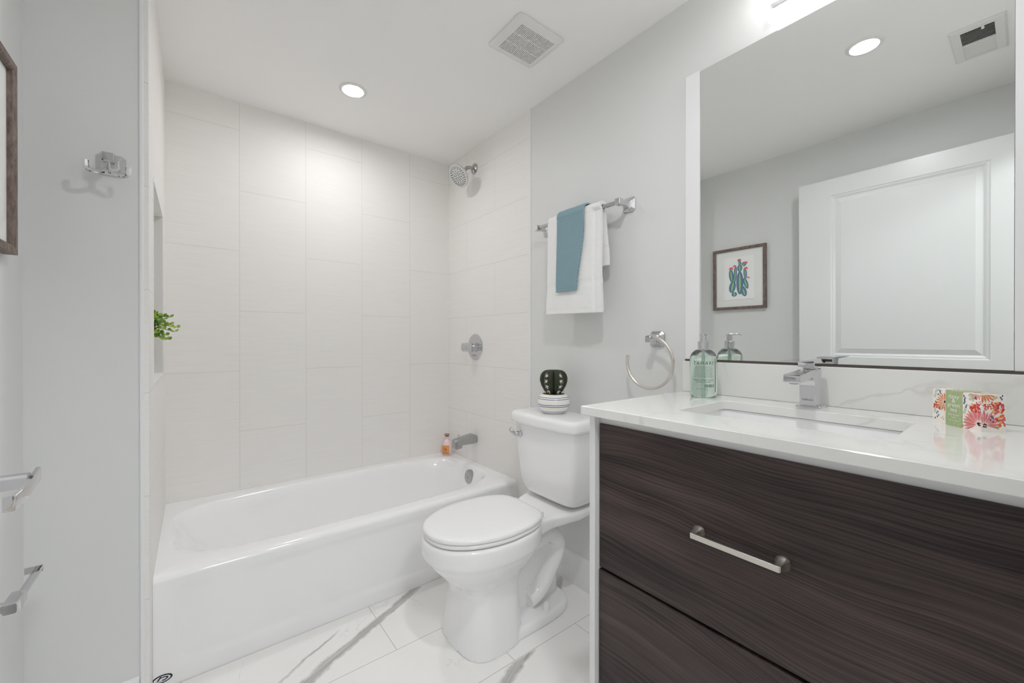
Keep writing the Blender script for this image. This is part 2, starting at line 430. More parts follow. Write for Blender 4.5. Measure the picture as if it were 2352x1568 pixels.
# ------------------------------------------------------------------ open door against the left wall
XD = -0.100; DY0, DY1 = -2.440, -1.592; DZ0, DZ1 = 0.012, 2.052
def panelled_face(bm, x, s, panels):
    """door face at x with sunk, raised-field panels; s = +1 faces +x"""
    ys = sorted({DY0, DY1} | {p[0] for p in panels} | {p[1] for p in panels})
    zs = sorted({DZ0, DZ1} | {p[2] for p in panels} | {p[3] for p in panels})
    for i in range(len(ys) - 1):
        for j in range(len(zs) - 1):
            a, b, c, d = ys[i], ys[i+1], zs[j], zs[j+1]
            if any(p[0] <= a and b <= p[1] and p[2] <= c and d <= p[3] for p in panels): continue
            q = [(x, a, c), (x, b, c), (x, b, d), (x, a, d)]
            face(bm, q if s > 0 else q[::-1])
    for y0, y1, z0, z1 in panels:
        rings = []
        for ins, dep in ((0, 0), (0.004, 0.004), (0.012, 0.005), (0.018, 0.010), (0.022, 0.012), (0.046, 0.004), (0.048, 0.003)):
            q = [(x - s * dep, y0 + ins, z0 + ins), (x - s * dep, y1 - ins, z0 + ins), (x - s * dep, y1 - ins, z1 - ins), (x - s * dep, y0 + ins, z1 - ins)]
            rings.append(q if s > 0 else q[::-1])
        loft(bm, rings, cap0=False)
door = thing('door_1', (XD - 0.0175, DY0, 0), 'white two panel door standing open along the left wall, seen in the mirror', 'door')
door['kind'] = 'structure'
bm = B()
PN = [(-2.370, -1.752, 1.003, 1.955), (-2.370, -1.752, 0.20, 0.82)]
panelled_face(bm, XD, 1, PN); panelled_face(bm, XD - 0.035, -1, PN)
for q in (((XD, DY1, DZ0), (XD - 0.035, DY1, DZ0), (XD - 0.035, DY1, DZ1), (XD, DY1, DZ1)), ((XD - 0.035, DY0, DZ0), (XD, DY0, DZ0), (XD, DY0, DZ1), (XD - 0.035, DY0, DZ1)),
          ((XD - 0.035, DY0, DZ1), (XD, DY0, DZ1), (XD, DY1, DZ1), (XD - 0.035, DY1, DZ1)), ((XD, DY0, DZ0), (XD - 0.035, DY0, DZ0), (XD - 0.035, DY1, DZ0), (XD, DY1, DZ0))): face(bm, q)
obj('door_leaf', bm, M['door'], door, smooth=False)
# lever handle
hy, hz = -1.652, 0.934
bm = B(); lathe(bm, [(0.029, 0), (0.029, 0.004), (0.025, 0.009), (0.014, 0.012), (0.0115, 0.016)], (XD, hy, hz), (1, 0, 0), 28)
rose = obj('rose', bm, M['chrome'], door)
bm = B()
sec = sq(1, 1, 0.35)
tube(bm, [(XD + 0.012, hy, hz), (XD + 0.048, hy, hz)], [0.0092] * 2, sec=sec, up=(0, 0, 1))
pth = smooth_path([(XD + 0.0525, hy + 0.020, hz + 0.003), (XD + 0.0535, hy - 0.010, hz), (XD + 0.0525, hy - 0.035, hz - 0.006), (XD + 0.048, hy - 0.060, hz - 0.012), (XD + 0.046, hy - 0.063, hz - 0.012)], 5)
tube(bm, pth, 1.0, sec=[(0.0092 * a, 0.0026 * b) for a, b in sq(1, 1, 0.2)], up=(0, 0, 1))
box(bm, XD + 0.040, XD + 0.048, hy - 0.0645, hy - 0.0615, hz - 0.021, hz - 0.003)
lv = obj('lever', bm, M['chrome'], door, bevel=0.0012); 
for z in (0.25, 1.05, 1.82):
    bm = bx(XD - 0.034, XD - 0.004, DY0 - 0.003, DY0 + 0.0005, z, z + 0.09); lathe(bm, [(0.005, 0), (0.005, 0.09)], (XD - 0.038, DY0 - 0.004, z), n=12)
    obj('hinge', bm, M['satin'], door)

# ------------------------------------------------------------------ bathtub
def make_tub():
    t = thing('bathtub', (0.76, YT / 2, 0), 'white alcove bathtub with a plain apron between the tiled walls', 'bathtub')
    cx, cy, A, Bh = (XL + XR) / 2, YT / 2 - 0.0003, (XR - XL) / 2 - 0.0003, -YT / 2 - 0.0003
    ca = atan2(Bh, A)
    ths = set()
    for k in range(4):
        pass
    angs = []
    cor = [ca, pi - ca, pi + ca, 2 * pi - ca]
    base = [-ca] + cor
    for k in range(4):
        a0, a1 = base[k], base[k + 1]
        m = 30
        for i in range(m): angs.append(a0 + (a1 - a0) * i / m)
    def outer(z, ins=0.0):
        r = []
        for a in angs:
            c, s = cos(a), sin(a); k = 1 / max(abs(c) / A, abs(s) / Bh)
            x, y = cx + c * k, cy + s * k
            r.append((x, max(y, YT + ins), z))
        return r
    def inner(z, x0, x1, y0, y1, nn):
        r = []; c0, c1 = (x0 + x1) / 2, (y0 + y1) / 2; a_, b_ = (x1 - x0) / 2, (y1 - y0) / 2
        for a in angs:
            c, s = cos(a) / 1.0, sin(a)
            # direction re-scaled so points spread evenly round the opening
            c, s = c / A * a_, s / Bh * b_
            k = (abs(c / a_) ** nn + abs(s / b_) ** nn) ** (-1 / nn)
            r.append((c0 + c * k, c1 + s * k, z))
        return r
    zr = 0.362
    rings = [outer(0.0, 0.012), outer(0.3275, 0.012), outer(0.3275, 0.0006), outer(zr - 0.024, 0.0004), outer(zr - 0.018, 0.0008), outer(zr - 0.012, 0.003), outer(zr - 0.006, 0.008), outer(zr - 0.002, 0.015), outer(zr, 0.024)]
    op = (0.045, 1.462, -0.684, -0.058)
    g = lambda e: (op[0] + e, op[1] - e, op[2] + e, op[3] - e)
    rings += [inner(zr, *g(-0.012), 4.6), inner(zr, *g(0), 4.4), inner(zr - 0.002, *g(0.007), 4.3), inner(zr - 0.008, *g(0.014), 4.2), inner(zr - 0.02, *g(0.020), 4.1),
              inner(0.30, 0.095, 1.424, -0.652, -0.090, 4.0), inner(0.22, 0.15, 1.410, -0.640, -0.102, 4.0), inner(0.14, 0.21, 1.395, -0.626, -0.116, 3.9),
              inner(0.095, 0.25, 1.375, -0.606, -0.136, 3.7), inner(0.072, 0.30, 1.345, -0.575, -0.165, 3.5), inner(0.064, 0.37, 1.29, -0.53, -0.21, 3.2), inner(0.060, 0.60, 1.10, -0.42, -0.32, 2.4)]
    bm = B(); loft(bm, rings)
    # apron face with its shallow pressed panel
    nx, nz = 150, 44; X0, X1 = XL + 0.0003, XR - 0.0003; Z1 = 0.3385
    def ss(v, a, b):
        v = max(0, min(1, (v - a) / (b - a))); return v * v * (3 - 2 * v)
    V = []
    for j in range(nz + 1):
        row = []
        for i in range(nx + 1):
            x = X0 + (X1 - X0) * i / nx; z = Z1 * j / nz
            px0, px1, pz0, rr_ = X0 + 0.045, X1 - 0.045, 0.05, 0.06
            qx = max(px0 + rr_ - x, x - (px1 - rr_), 0); qz = max(pz0 + rr_ - z, 0)
            d = rr_ - sqrt(qx * qx + qz * qz) if (qx > 0 or qz > 0) else rr_
            s = ss(d, 0.0, 0.022)
            row.append(bm.verts.new((x, YT + 0.007 * s * ss(Z1 - z, 0.01, 0.05), z)))
        V.append(row)
    for j in range(nz):
        for i in range(nx): bm.faces.new((V[j][i], V[j][i+1], V[j+1][i+1], V[j+1][i]))
    obj('tub_shell', bm, M['enamel'], t, angle=50)
    # overflow plate on the drain-end slope
    c = Vector((1.4285, -0.388, 0.300)); ax = Vector((-1, 0, 0.13)).normalized()
    bm = B(); lathe(bm, [(0.0, 0.014), (0.028, 0.0135), (0.036, 0.012), (0.041, 0.008), (0.042, 0.0), (0.042, -0.008)][::-1], c, ax, 36)
    ov = obj('overflow_plate', bm, M['satin'], t)
    bm = B(); lathe(bm, [(0.005, 0.010), (0.005, 0.017), (0.0, 0.018)], c + Vector((0, 0.004, -0.006)), ax, 12); obj('screw', bm, M['satin'], ov)
    bm = B(); lathe(bm, [(0.034, -0.004), (0.034, 0.003), (0.028, 0.005), (0.0, 0.006)], (1.22, -0.37, 0.061), n=28); obj('drain', bm, M['chrome'], t)
    # maker's oval mark low on the apron
    bm = B(); e = 0.0006; y = YT - e
    o0 = Vector((0.0405, 0, 0.0335))
    pts = [(o0.x + 0.026 * cos(a), y, o0.z + 0.0135 * sin(a)) for a in (2 * pi * i / 28 for i in range(28))]
    face(bm, pts[::-1], 0)
    ring = [(o0.x + 0.021 * cos(a), o0.z + 0.0098 * sin(a)) for a in (2 * pi * i / 28 for i in range(28))]
    face(bm, [(a, y - e, b) for a, b in ring][::-1], 1)
    # dark sweeping letter b
    face(bm, [(o0.x - 0.014, y - 2*e, o0.z - 0.003), (o0.x - 0.009, y - 2*e, o0.z - 0.003), (o0.x - 0.001, y - 2*e, o0.z + 0.009), (o0.x - 0.005, y - 2*e, o0.z + 0.009)], 0)
    k = [(cos(radians(a)), sin(radians(a))) for a in range(-100, 141, 20)]
    loft(bm, [[(o0.x + 0.002 + 0.014 * c_, y - 2*e, o0.z + 0.001 + 0.0062 * s_) for c_, s_ in k], [(o0.x + 0.002 + 0.009 * c_, y - 2*e, o0.z + 0.001 + 0.0032 * s_) for c_, s_ in k]], False, False, closed=False)
    text_into(bm, 'BOOTZ', 0.0062, lambda a, b, c: (o0.x - 0.001 + a, y - 2*e, o0.z - 0.0072 + b), 0)
    obj('makers_mark', bm, [mat('mark_black', rgb(34, 34, 48), 0.4), mat('mark_white', rgb(235, 235, 240), 0.4)], t, smooth=False, weld=False, label='small dark oval mark with a white letter b')
make_tub()

# ------------------------------------------------------------------ shower fittings on the right tiled wall
def ellip(c, ax, r, k=24): pass
def make_shower():
    y0, z0 = -0.330, 2.195
    t = thing('overhead_shower', (XR, y0, z0), 'round chrome shower head on a bent arm high on the tiled wall', 'shower head')
    bm = B(); lathe(bm, [(0.033, 0), (0.033, 0.003), (0.028, 0.009), (0.016, 0.013), (0.011, 0.015)], (XR, y0, z0), (-1, 0, 0), 32); obj('flange', bm, M['satin'], t)
    p = smooth_path([(XR, y0, z0), (XR - 0.035, y0, z0), (XR - 0.060, y0, z0 - 0.010), (XR - 0.082, y0 - 0.004, z0 - 0.038)], 6)
    bm = B(); tube(bm, p, 0.0105, 16); obj('arm', bm, M['satin'], t)
    ax = Vector((-0.80, -0.10, -0.60)).normalized()
    c = Vector((XR - 0.120, y0 - 0.012, z0 - 0.076))
    bm = B(); lathe(bm, [(0.011, -0.052), (0.017, -0.050), (0.018, -0.038), (0.014, -0.034), (0.026, -0.026), (0.052, -0.013), (0.067, -0.007), (0.071, -0.002), (0.072, 0.004), (0.069, 0.008), (0.065, 0.0075)], c, ax, 44, cap1=False)
    hd = obj('head_shell', bm, M['chrome'], t)
    bm = B(); lathe(bm, [(0.0651, 0.0072), (0.060, 0.0095), (0.0, 0.010)], c, ax, 44, cap0=False)
    u = ax.cross(Vector((0, 0, 1))).normalized(); v = ax.cross(u)
    for rr_, n in ((0.010, 6), (0.020, 10), (0.029, 10), (0.039, 12), (0.048, 22), (0.056, 26)):
        for i in range(n):
            a = 2 * pi * (i + (0.5 if n % 4 else 0)) / n
            q = c + u * rr_ * cos(a) + v * rr_ * sin(a)
            lathe(bm, [(0.0027, 0.009), (0.0023, 0.0112), (0.0, 0.0116)], q, ax, 8, mi=1)
    obj('spray_face', bm, [mat('spray_face', rgb(214, 214, 212), 0.3, 0.3), M['black']], hd)
    # valve
    y1, z1 = -0.338, 1.081
    t = thing('shower_valve', (XR, y1, z1), 'round chrome shower valve plate with a lever knob on the tiled wall', 'shower valve')
    bm = B(); lathe(bm, [(0.082, 0), (0.082, 0.002), (0.078, 0.006), (0.040, 0.010), (0.0, 0.010)], (XR, y1, z1), (-1, 0, 0), 48)
    es = obj('escutcheon', bm, M['chrome'], t)
    bm = B(); text_into(bm, 'PEERLESS', 0.011, lambda a, b, c: (XR - 0.0105 + 0.0, y1 - a, z1 - 0.052 + b), 0)
    obj('lettering', bm, mat('etched_grey', rgb(120, 120, 122), 0.4), es, smooth=False, weld=False)
    bm = B(); lathe(bm, [(0.031, 0.008), (0.031, 0.020), (0.028, 0.022), (0.028, 0.024), (0.030, 0.026), (0.030, 0.036)], (XR, y1, z1), (-1, 0, 0), 36); obj('collar', bm, M['chrome'], t)
    bm = B()
    rings = []
    for h, ww, hh, dy in ((0.034, 0.027, 0.027, 0), (0.048, 0.028, 0.027, 0.0), (0.066, 0.032, 0.027, 0.003), (0.080, 0.034, 0.026, 0.005), (0.085, 0.029, 0.021, 0.005)):
        rings.append([(XR - h, y1 + dy + a, z1 + b) for a, b in sell(0, 0, ww, ww, hh, 3.0, 28)])
    loft(bm, rings); obj('knob', bm, M['chrome'], t)
    # spout
    y2, z2 = -0.338, 0.510
    t = thing('tub_spout', (XR, y2, z2), 'angular chrome tub spout with a diverter pull beside the salts bottle', 'tub spout')
    bm = B(); rings = []
    prof = [(0.0, -0.022, 0.022, 0.024), (0.028, -0.025, 0.035, 0.026), (0.070, -0.024, 0.030, 0.025), (0.105, -0.024, 0.024, 0.024), (0.110, -0.042, 0.023, 0.024), (0.150, -0.044, 0.016, 0.023), (0.157, -0.040, 0.012, 0.021)]
    for d, zb, zt, hw in prof:
        rings.append([(XR - d, y2 + a, z2 + b) for a, b in ((hw, zb + 0.006), (hw - 0.006, zb), (-hw + 0.006, zb), (-hw, zb + 0.006), (-hw, zt - 0.008), (-hw + 0.008, zt), (hw - 0.008, zt), (hw, zt - 0.008))])
    loft(bm, rings); obj('spout_body', bm, M['satin'], t, bevel=0.002)
    bm = B(); lathe(bm, [(0.005, 0), (0.005, 0.012), (0.0095, 0.013), (0.0105, 0.020), (0.008, 0.023), (0, 0.0235)], (XR - 0.124, y2, z2 + 0.019), n=20); obj('diverter_pull', bm, M['chrome'], t)
make_shower()

def make_salts():
    c = Vector((1.4455, -0.078, 0.3625))
    t = thing('bath_salts_bottle', c, 'small pink bottle with an orange label and cork on the tub corner', 'bottle')
    bm = B(); lathe(bm, [(0.028, 0), (0.032, 0.003), (0.0325, 0.070), (0.029, 0.084), (0.018, 0.097), (0.0125, 0.103), (0.012, 0.113), (0.0155, 0.116), (0.0155, 0.121)], c, n=32)
    obj('glass_body', bm, mat('pink_salts', rgb(238, 214, 212), 0.12, trans=0.0, coat=0.6), t)
    bm = B(); lathe(bm, [(0.010, 0.119), (0.013, 0.128), (0.017, 0.130), (0.017, 0.136), (0.013, 0.138)], c, n=24); obj('stopper', bm, mat('cork_stopper', rgb(150, 124, 110), 0.6), t)
    # wrap label
    R_ = 0.0329; a0 = atan2(-2.4855 + 0.078, 0.122 - 1.4455) - 0.45
    bm = B(); n = 16
    f = lambda k, z: (c.x + R_ * cos(a0 + k), c.y + R_ * sin(a0 + k), c.z + z)
    for z0_, z1_, e_, mi in ((0.010, 0.066, 0.0, 1), (0.012, 0.064, 0.0003, 0)):
        R_ = 0.0329 + e_; w = 0.86 - e_ * 60
        loft(bm, [[f(-w + 2 * w * i / n, z0_) for i in range(n + 1)], [f(-w + 2 * w * i / n, z1_) for i in range(n + 1)]], False, False, closed=False, mi=mi)
    R_ = 0.0334
    for k, z, r in ((-0.2, 0.05, 0.004), (0.12, 0.046, 0.005), (0.3, 0.040, 0.004), (-0.28, 0.040, 0.003), (0.0, 0.036, 0.004), (0.2, 0.030, 0.003), (-0.1, 0.030, 0.0025)):
        pts = [f(k + r * 30 * cos(a) * (0.6 + 0.4 * cos(3 * a)), z + r * sin(a)) for a in (2 * pi * i / 12 for i in range(12))]
        face(bm, pts, 1)
    text_into(bm, 'SALTS', 0.009, lambda a, b, _: f(a / R_, 0.019 + b), 1)
    obj('label', bm, [mat('orange_label', rgb(236, 160, 92), 0.5), mat('label_ink', rgb(120, 66, 34), 0.5)], t, smooth=False, weld=False, label='orange paper label with dark print')
make_salts()

def make_niche_plant():
    c = Vector((-0.028, -0.42, NZ0))
    t = thing('potted_greenery', c, 'leafy green sprigs in a slim white vase inside the shower niche', 'plant')
    bm = B(); lathe(bm, [(0.020, 0), (0.024, 0.004), (0.029, 0.06), (0.0315, 0.13), (0.029, 0.147), (0.026, 0.147), (0.024, 0.12), (0.0, 0.10)], c, n=32); obj('vase', bm, mat('white_ceramic', rgb(236, 234, 230), 0.25), t)
    rnd = random.Random(3)
    lm = mat('leaf_green', rgb(110, 150, 52), 0.5); n_ = NT(lm); nz = n_.noise(n_.coord(), 45, 1); n_.color(n_.mix(n_.mapr(nz, 0.35, 0.65, 0, 1), rgb(72, 118, 38), rgb(178, 206, 84)))
    sm = mat('stem_green', rgb(70, 96, 40), 0.6)
    stems = B(); lv = B()
    top = c + Vector((0, 0, 0.142))
    dirs = [(0.075, 0.02, 0.085), (0.098, -0.03, 0.045), (0.090, 0.05, 0.030), (0.06, -0.06, 0.075), (0.065, -0.02, 0.015), (0.075, 0.07, 0.06), (0.03, 0.05, 0.10), (0.0, -0.06, 0.09), (-0.02, 0.07, 0.08), (0.04, -0.07, 0.02), (-0.01, 0.02, 0.10), (0.045, 0.02, 0.07), (0.055, 0.06, 0.0), (0.05, 0.0, 0.05), (0.02, -0.03, 0.07), (0.07, -0.05, 0.0)]
    for d in dirs:
        e = top + Vector(d) ; mid = top + Vector((d[0] * 0.4, d[1] * 0.4, d[2] * 0.75 + 0.02))
        p = smooth_path([top - Vector((0, 0, 0.04)), top + Vector((d[0] * .12, d[1] * .12, 0.01)), mid, e], 5)
        tube(stems, p, 0.0009, 5)
        for k in range(3, len(p)):
            for s in (0, 1):
                base = p[k]; ang = k * 1.9 + s * pi
                dr = Vector((cos(ang), sin(ang), rnd.uniform(0.2, 1.1))).normalized()
                side = dr.cross(Vector((rnd.uniform(-.9, .9), rnd.uniform(-1, -.2), rnd.uniform(.1, .9)))).normalized()
                L = rnd.uniform(0.013, 0.019); w = L * 0.40; up = side.cross(dr) * 0.002
                pts = [base, base + dr * L * .35 + side * w, base + dr * L * .75 + side * w * .8, base + dr * L + up, base + dr * L * .75 - side * w * .8, base + dr * L * .35 - side * w]
                mid_ = base + dr * L * .5 - up
                vs = [lv.verts.new(q) for q in pts]; m_ = lv.verts.new(mid_)
                for a_, b_ in zip(vs, vs[1:] + vs[:1]): lv.faces.new((a_, b_, m_))
    obj('stems', stems, sm, t); obj('leaves', lv, lm, t, weld=False)
make_niche_plant()

# ------------------------------------------------------------------ toilet
TY = -1.172
def T(d, l, z): return (XR - d, TY + l, z)
def make_toilet():
    t = thing('toilet', (XR - 0.40, TY, 0), 'white two-piece toilet with closed lid between tub and vanity', 'toilet')
    bm = B()
    # bowl and pedestal
    S = [(0.0, .520, .120, .140, .152, 3.0), (.03, .519, .117, .138, .149, 3.0), (.10, .516, .109, .134, .140, 3.1), (.18, .514, .103, .130, .131, 3.1), (.215, .515, .108, .132, .130, 3.0),
         (.24, .516, .130, .148, .137, 2.7), (.265, .514, .162, .172, .148, 2.5), (.29, .508, .190, .200, .163, 2.4), (.315, .498, .223, .214, .175, 2.3), (.335, .492, .241, .224, .182, 2.25), (.342, .490, .250, .228, .187, 2.2), (.385, .490, .251, .229, .189, 2.2), (.400, .490, .249, .228, .188, 2.2), (.406, .490, .244, .224, .184, 2.2)]
    loft(bm, [[T(d, l, z) for d, l in sell(dc, 0, af, ab, b, n)] for z, dc, af, ab, b, n in S])
    # deck under the tank
    R_ = []
    for d, w, zt, zb in ((.40, .130, .405, .335), (.32, .122, .405, .345), (.24, .126, .406, .358), (.18, .150, .410, .368), (.12, .165, .412, .372), (.04, .160, .412, .374), (.03, .155, .408, .378)):
        R_.append([T(d, a, b) for a, b in ((-w, zb + .012), (-w + .012, zb), (w - .012, zb), (w, zb + .012), (w, zt - .008), (w - .008, zt), (-w + .008, zt), (-w, zt - .008))])
    loft(bm, R_)
    # foot
    fo = lambda z, e: [T(d, l, z) for d, l in sell(.382, 0, .255 - e, .270 - e, .138 - e, 3.6)]
    loft(bm, [fo(0, 0), fo(.018, 0), fo(.031, .004), (fo(.038, .012))])
    # web and trapway
    loft(bm, [[T(d, a * w, z) for d, w, z in ((.50, .045, .03), (.14, .035, .03), (.13, .035, .39), (.50, .045, .39))] for a in (-1, 1)])
    p = smooth_path([T(.44, 0, .25), T(.34, 0, .275), T(.26, 0, .300), T(.195, 0, .300), T(.150, 0, .262), T(.165, 0, .205), T(.205, 0, .15), T(.240, 0, .105), T(.275, 0, .080), T(.315, 0, .068)], 6)
    tube(bm, p, [0.050] * len(p), 20, sec=[(0.84 * cos(2 * pi * i / 20), 1.78 * sin(2 * pi * i / 20)) for i in range(20)], up=(0, 0, 1))
    bowl = obj('bowl', bm, M['porcelain'], t, angle=180, weld=False)
    rm = bowl.modifiers.new('blend', 'REMESH'); rm.mode = 'VOXEL'; rm.voxel_size = 0.0042; rm.use_smooth_shade = True
    sm = bowl.modifiers.new('soften', 'SMOOTH'); sm.factor = 0.6; sm.iterations = 7
    for s in (-1, 1):
        c = Vector(T(.270, s * .110, .036)); bm = B()
        lathe(bm, [(0.0165, 0), (0.0165, 0.004), (0.0135, 0.005), (0.0130, 0.018), (0.0105, 0.030), (0.006, 0.036), (0, 0.037)], c, n=24)
        obj('bolt_cap', bm, M['seat'], t)
    # seat ring and lid
    def outl(e, dz=0): return [(d, l) for d, l in sell(.495, 0, .240 - e, .205 - e, .185 - e, 2.2, 72)]
    def squarish(e):
        """elongated front, straighter back"""
        out = []
        for i in range(72):
            a = 2 * pi * i / 72; c_, s_ = cos(a), sin(a)
            if c_ >= 0: d = .480 + (.257 - e) * abs(c_) ** (2 / 2.05); l = (.184 - e) * math.copysign(abs(s_) ** (2 / 2.25), s_)
            else:
                q = abs(c_) ** (2 / 5.0); d = .480 - (.194 - e) * q; l = (.184 - e) * math.copysign(abs(s_) ** (2 / 4.5), s_) * (1 - 0.20 * q ** 1.6)
                l += (.184 - e) * math.copysign(1, s_) * (abs(s_) ** (2 / 2.25) - abs(s_) ** (2 / 4.5)) * (1 - q) ** 2
            out.append((d, l))
        return out
    bm = B(); rg = [(.409, .010), (.412, .004), (.418, .002), (.424, .004), (.426, .008)]
    loft(bm, [[T(d, l, z) for d, l in squarish(e)] for z, e in rg]); obj('seat', bm, M['seat'], t, angle=60)
    bm = B(); rg = [(.4285, .006), (.430, .001), (.436, 0), (.4415, .003), (.4445, .010), (.4465, .03), (.4475, .08), (.448, .15)]
    loft(bm, [[T(d, l, z) for d, l in squarish(e)] for z, e in rg]); obj('seat_lid', bm, M['seat'], t, angle=60)
    for s in (-1, 1):
        bm = B(); loft(bm, [[T(.272 + a, s * .076 + b, z) for a, b in rrect(-.006, .022, -.017, .017, .005)] for z in (.404, .424, .430)]); obj('seat_hinge', bm, M['seat'], t, bevel=0.002)
    # tank
    def tk(z, d1, hw, n=6.5, d0=.012): return [T(d, l, z) for d, l in sell((d0 + d1) / 2, 0, (d1 - d0) / 2, (d1 - d0) / 2, hw, n, 64)]
    bm = B(); loft(bm, [tk(.416, .135, .120, 4), tk(.424, .160, .145, 4.5), tk(.440, .180, .160, 5), tk(.47, .192, .170), tk(.55, .198, .178), tk(.65, .204, .188), tk(.753, .209, .196)])
    obj('tank', bm, M['porcelain'], t, angle=60)
    def lidr(z, e):
        out = []
        for d, l in sell(.108, 0, .108 - e, .104 - e, .213 - e, 9, 96):
            if d > .108: d += .020 * (1 - (l / .213) ** 2)   # bowed front
            out.append(T(d, l, z))
        return out
    bm = B(); loft(bm, [lidr(.748, .006), lidr(.752, .001), lidr(.760, 0), lidr(.780, 0), lidr(.789, .003), lidr(.795, .010), lidr(.797, .02), lidr(.798, .05)])
    obj('tank_lid', bm, M['porcelain'], t, angle=60)
    # flush lever
    bm = B(); y = .136
    lathe(bm, [(0.016, 0), (0.016, 0.005), (0.012, 0.009), (0.011, 0.015)], T(.206, y, .697), (-1, 0, 0), 24)
    p = smooth_path([T(.222, y - .006, .694), T(.232, y + .004, .697), T(.236, y + .020, .704), T(.234, y + .040, .713)], 5)
    tube(bm, p, [0.0095 + 0.0008 * (i / len(p)) for i in range(len(p))], 14, sec=[(cos(2 * pi * i / 14), 0.6 * sin(2 * pi * i / 14)) for i in range(14)])
    obj('flush_lever', bm, M['chrome'], t, label='chrome flush lever')
make_toilet()

def make_cactus():
    c = Vector((1.392, -1.158, 0.798))
    t = thing('potted_cactus', c, 'dark round cactus in a white pot with blue rings on the toilet tank', 'cactus')
    prof = [(0.044, 0), (0.052, 0.004), (0.060, 0.014), (0.0695, 0.030), (0.0735, 0.046), (0.072, 0.062), (0.065, 0.077), (0.058, 0.084), (0.053, 0.086), (0.050, 0.084), (0.050, 0.076), (0, 0.076)]
    dense = [(p.x, p.y) for p in smooth_path([(a, b, 0) for a, b in prof[:9]], 4)] + prof[9:]
    pm = mat('striped_glaze', rgb(240, 238, 232), 0.1, coat=0.5); n = NT(pm); z = n.sep(n.coord())[2]; f = None
    for h, w in ((0.0055, 0.0009), (0.0115, 0.0011), (0.034, 0.0014), (0.0415, 0.0014), (0.066, 0.0011), (0.0735, 0.0010)):
        k = n.math('LESS_THAN', n.math('ABSOLUTE', n.math('SUBTRACT', z, h)), w); f = k if f is None else n.math('MAXIMUM', f, k)
    n.color(n.mix(f, rgb(240, 238, 232), rgb(44, 66, 140)))
    bm = B(); lathe(bm, dense, c, n=48); obj('pot', bm, pm, t)
    sm = mat('soil', rgb(118, 84, 60), 0.9); q = NT(sm); q.bump(q.noise(q.coord(), 300, 3), 1.0, 0.004)
    bm = B(); lathe(bm, [(0.0505, 0.0765), (0.0505, 0.081), (0.03, 0.083), (0, 0.084)], c, n=32); obj('soil', bm, sm, t)
    # ribbed body
    va = atan2(CAM.y - c.y, CAM.x - c.x)    # a furrow faces the room
    NR = 6
    def rib(a): return 0.70 + 0.30 * abs(sin(NR * (a) / 2)) ** 0.55
    P = [(0.024, 0.078), (0.032, 0.088), (0.044, 0.103), (0.054, 0.121), (0.0605, 0.140), (0.0615, 0.156), (0.057, 0.172), (0.048, 0.184), (0.034, 0.191), (0.018, 0.187), (0.006, 0.174)]
    P = [(p.x, p.y) for p in smooth_path([(a, b, 0) for a, b in P], 3)]
    bm = B(); rings = []
    for r, h in P: rings.append([c + Vector((r * rib(a - va) * cos(a), r * rib(a - va) * sin(a), h)) for a in (va + 2 * pi * i / 112 for i in range(112))])
    loft(bm, rings)
    cm = mat('cactus_skin', rgb(46, 58, 42), 0.6); q = NT(cm); w = q.noise(q.coord(), 60, 3); q.color(q.mix(w, rgb(24, 28, 26), rgb(58, 68, 44))); q.bump(w, 0.2, 0.002)
    body = obj('cactus_body', bm, cm, t, angle=80)
    rnd = random.Random(5); smt = mat('cream_spines', rgb(244, 240, 226), 0.6)
    for k in range(NR):
        bm = B()
        a = va + 2 * pi * (k + 0.5) / NR
        for r, h in ((0.041, 0.099), (0.055, 0.122), (0.0615, 0.146), (0.0585, 0.169)):
            q = c + Vector((r * cos(a), r * sin(a), h)); nrm = Vector((cos(a), sin(a), (h - 0.14) * 12)).normalized()
            u = nrm.cross(Vector((0, 0, 1))).normalized(); v = nrm.cross(u)
            for j in range(8):
                b_ = 2 * pi * j / 8 + rnd.uniform(-.2, .2); d = (u * cos(b_) + v * sin(b_) + nrm * 0.45).normalized(); L = rnd.uniform(0.009, 0.014)
                tube(bm, [q - nrm * 0.001, q + d * L * .5, q + d * L], [0.0010, 0.0008, 0.0003], 5)
        obj('spines', bm, smt, body, weld=False)
make_cactus()

# ------------------------------------------------------------------ square chrome fittings
def plate_post(o, n, half=0.030, out=0.060, r=0.0085, e=(0, 1, 0)):
    """concave pyramid back plate on a wall at o with outward normal n, ending in a neck; e = in-plane horizontal"""
    o = Vector(o); n = Vector(n).normalized(); e = Vector(e); f = Vector((0, 0, 1))
    bm = B(); rings = []
    for d, h in ((0, half), (0.004, half), (0.0065, half * .93), (0.011, half * .74), (0.018, half * .52), (0.027, half * .36), (0.036, r), (out, r)):
        c = h * 0.28
        rings.append([o + n * d + e * a + f * b for a, b in sq(h, h, c)])
    loft(bm, rings); return bm
def cube_end(bm, c, h, n, e, w=None):
    c = Vector(c); n = Vector(n).normalized(); e = Vector(e); f = Vector((0, 0, 1)); w = w or h
    rings = []
    for d, k in ((-w, .82), (-w * .8, 1), (w * .8, 1), (w, .82)): rings.append([c + n * d + e * a + f * b for a, b in sq(h * k, h * k, h * .18)])
    loft(bm, rings); return bm
BX, BZ = XR - 0.068, 1.667
def make_towel_bar():
    t = thing('towel_bar', (XR, -1.243, BZ), 'square chrome towel bar on the wall above the toilet', 'towel bar')
    for y in (-1.003, -1.483):
        bm = plate_post((XR, y, BZ), (-1, 0, 0), out=0.062); cube_end(bm, (BX, y, BZ), 0.0125, (-1, 0, 0), (0, 1, 0), 0.0135)
        obj('bracket', bm, M['chrome'], t, angle=25)
    bm = bx(BX - 0.0065, BX + 0.0065, -1.475, -1.011, BZ - 0.0065, BZ + 0.0065); obj('bar', bm, M['satin'], t, bevel=0.001)
make_towel_bar()
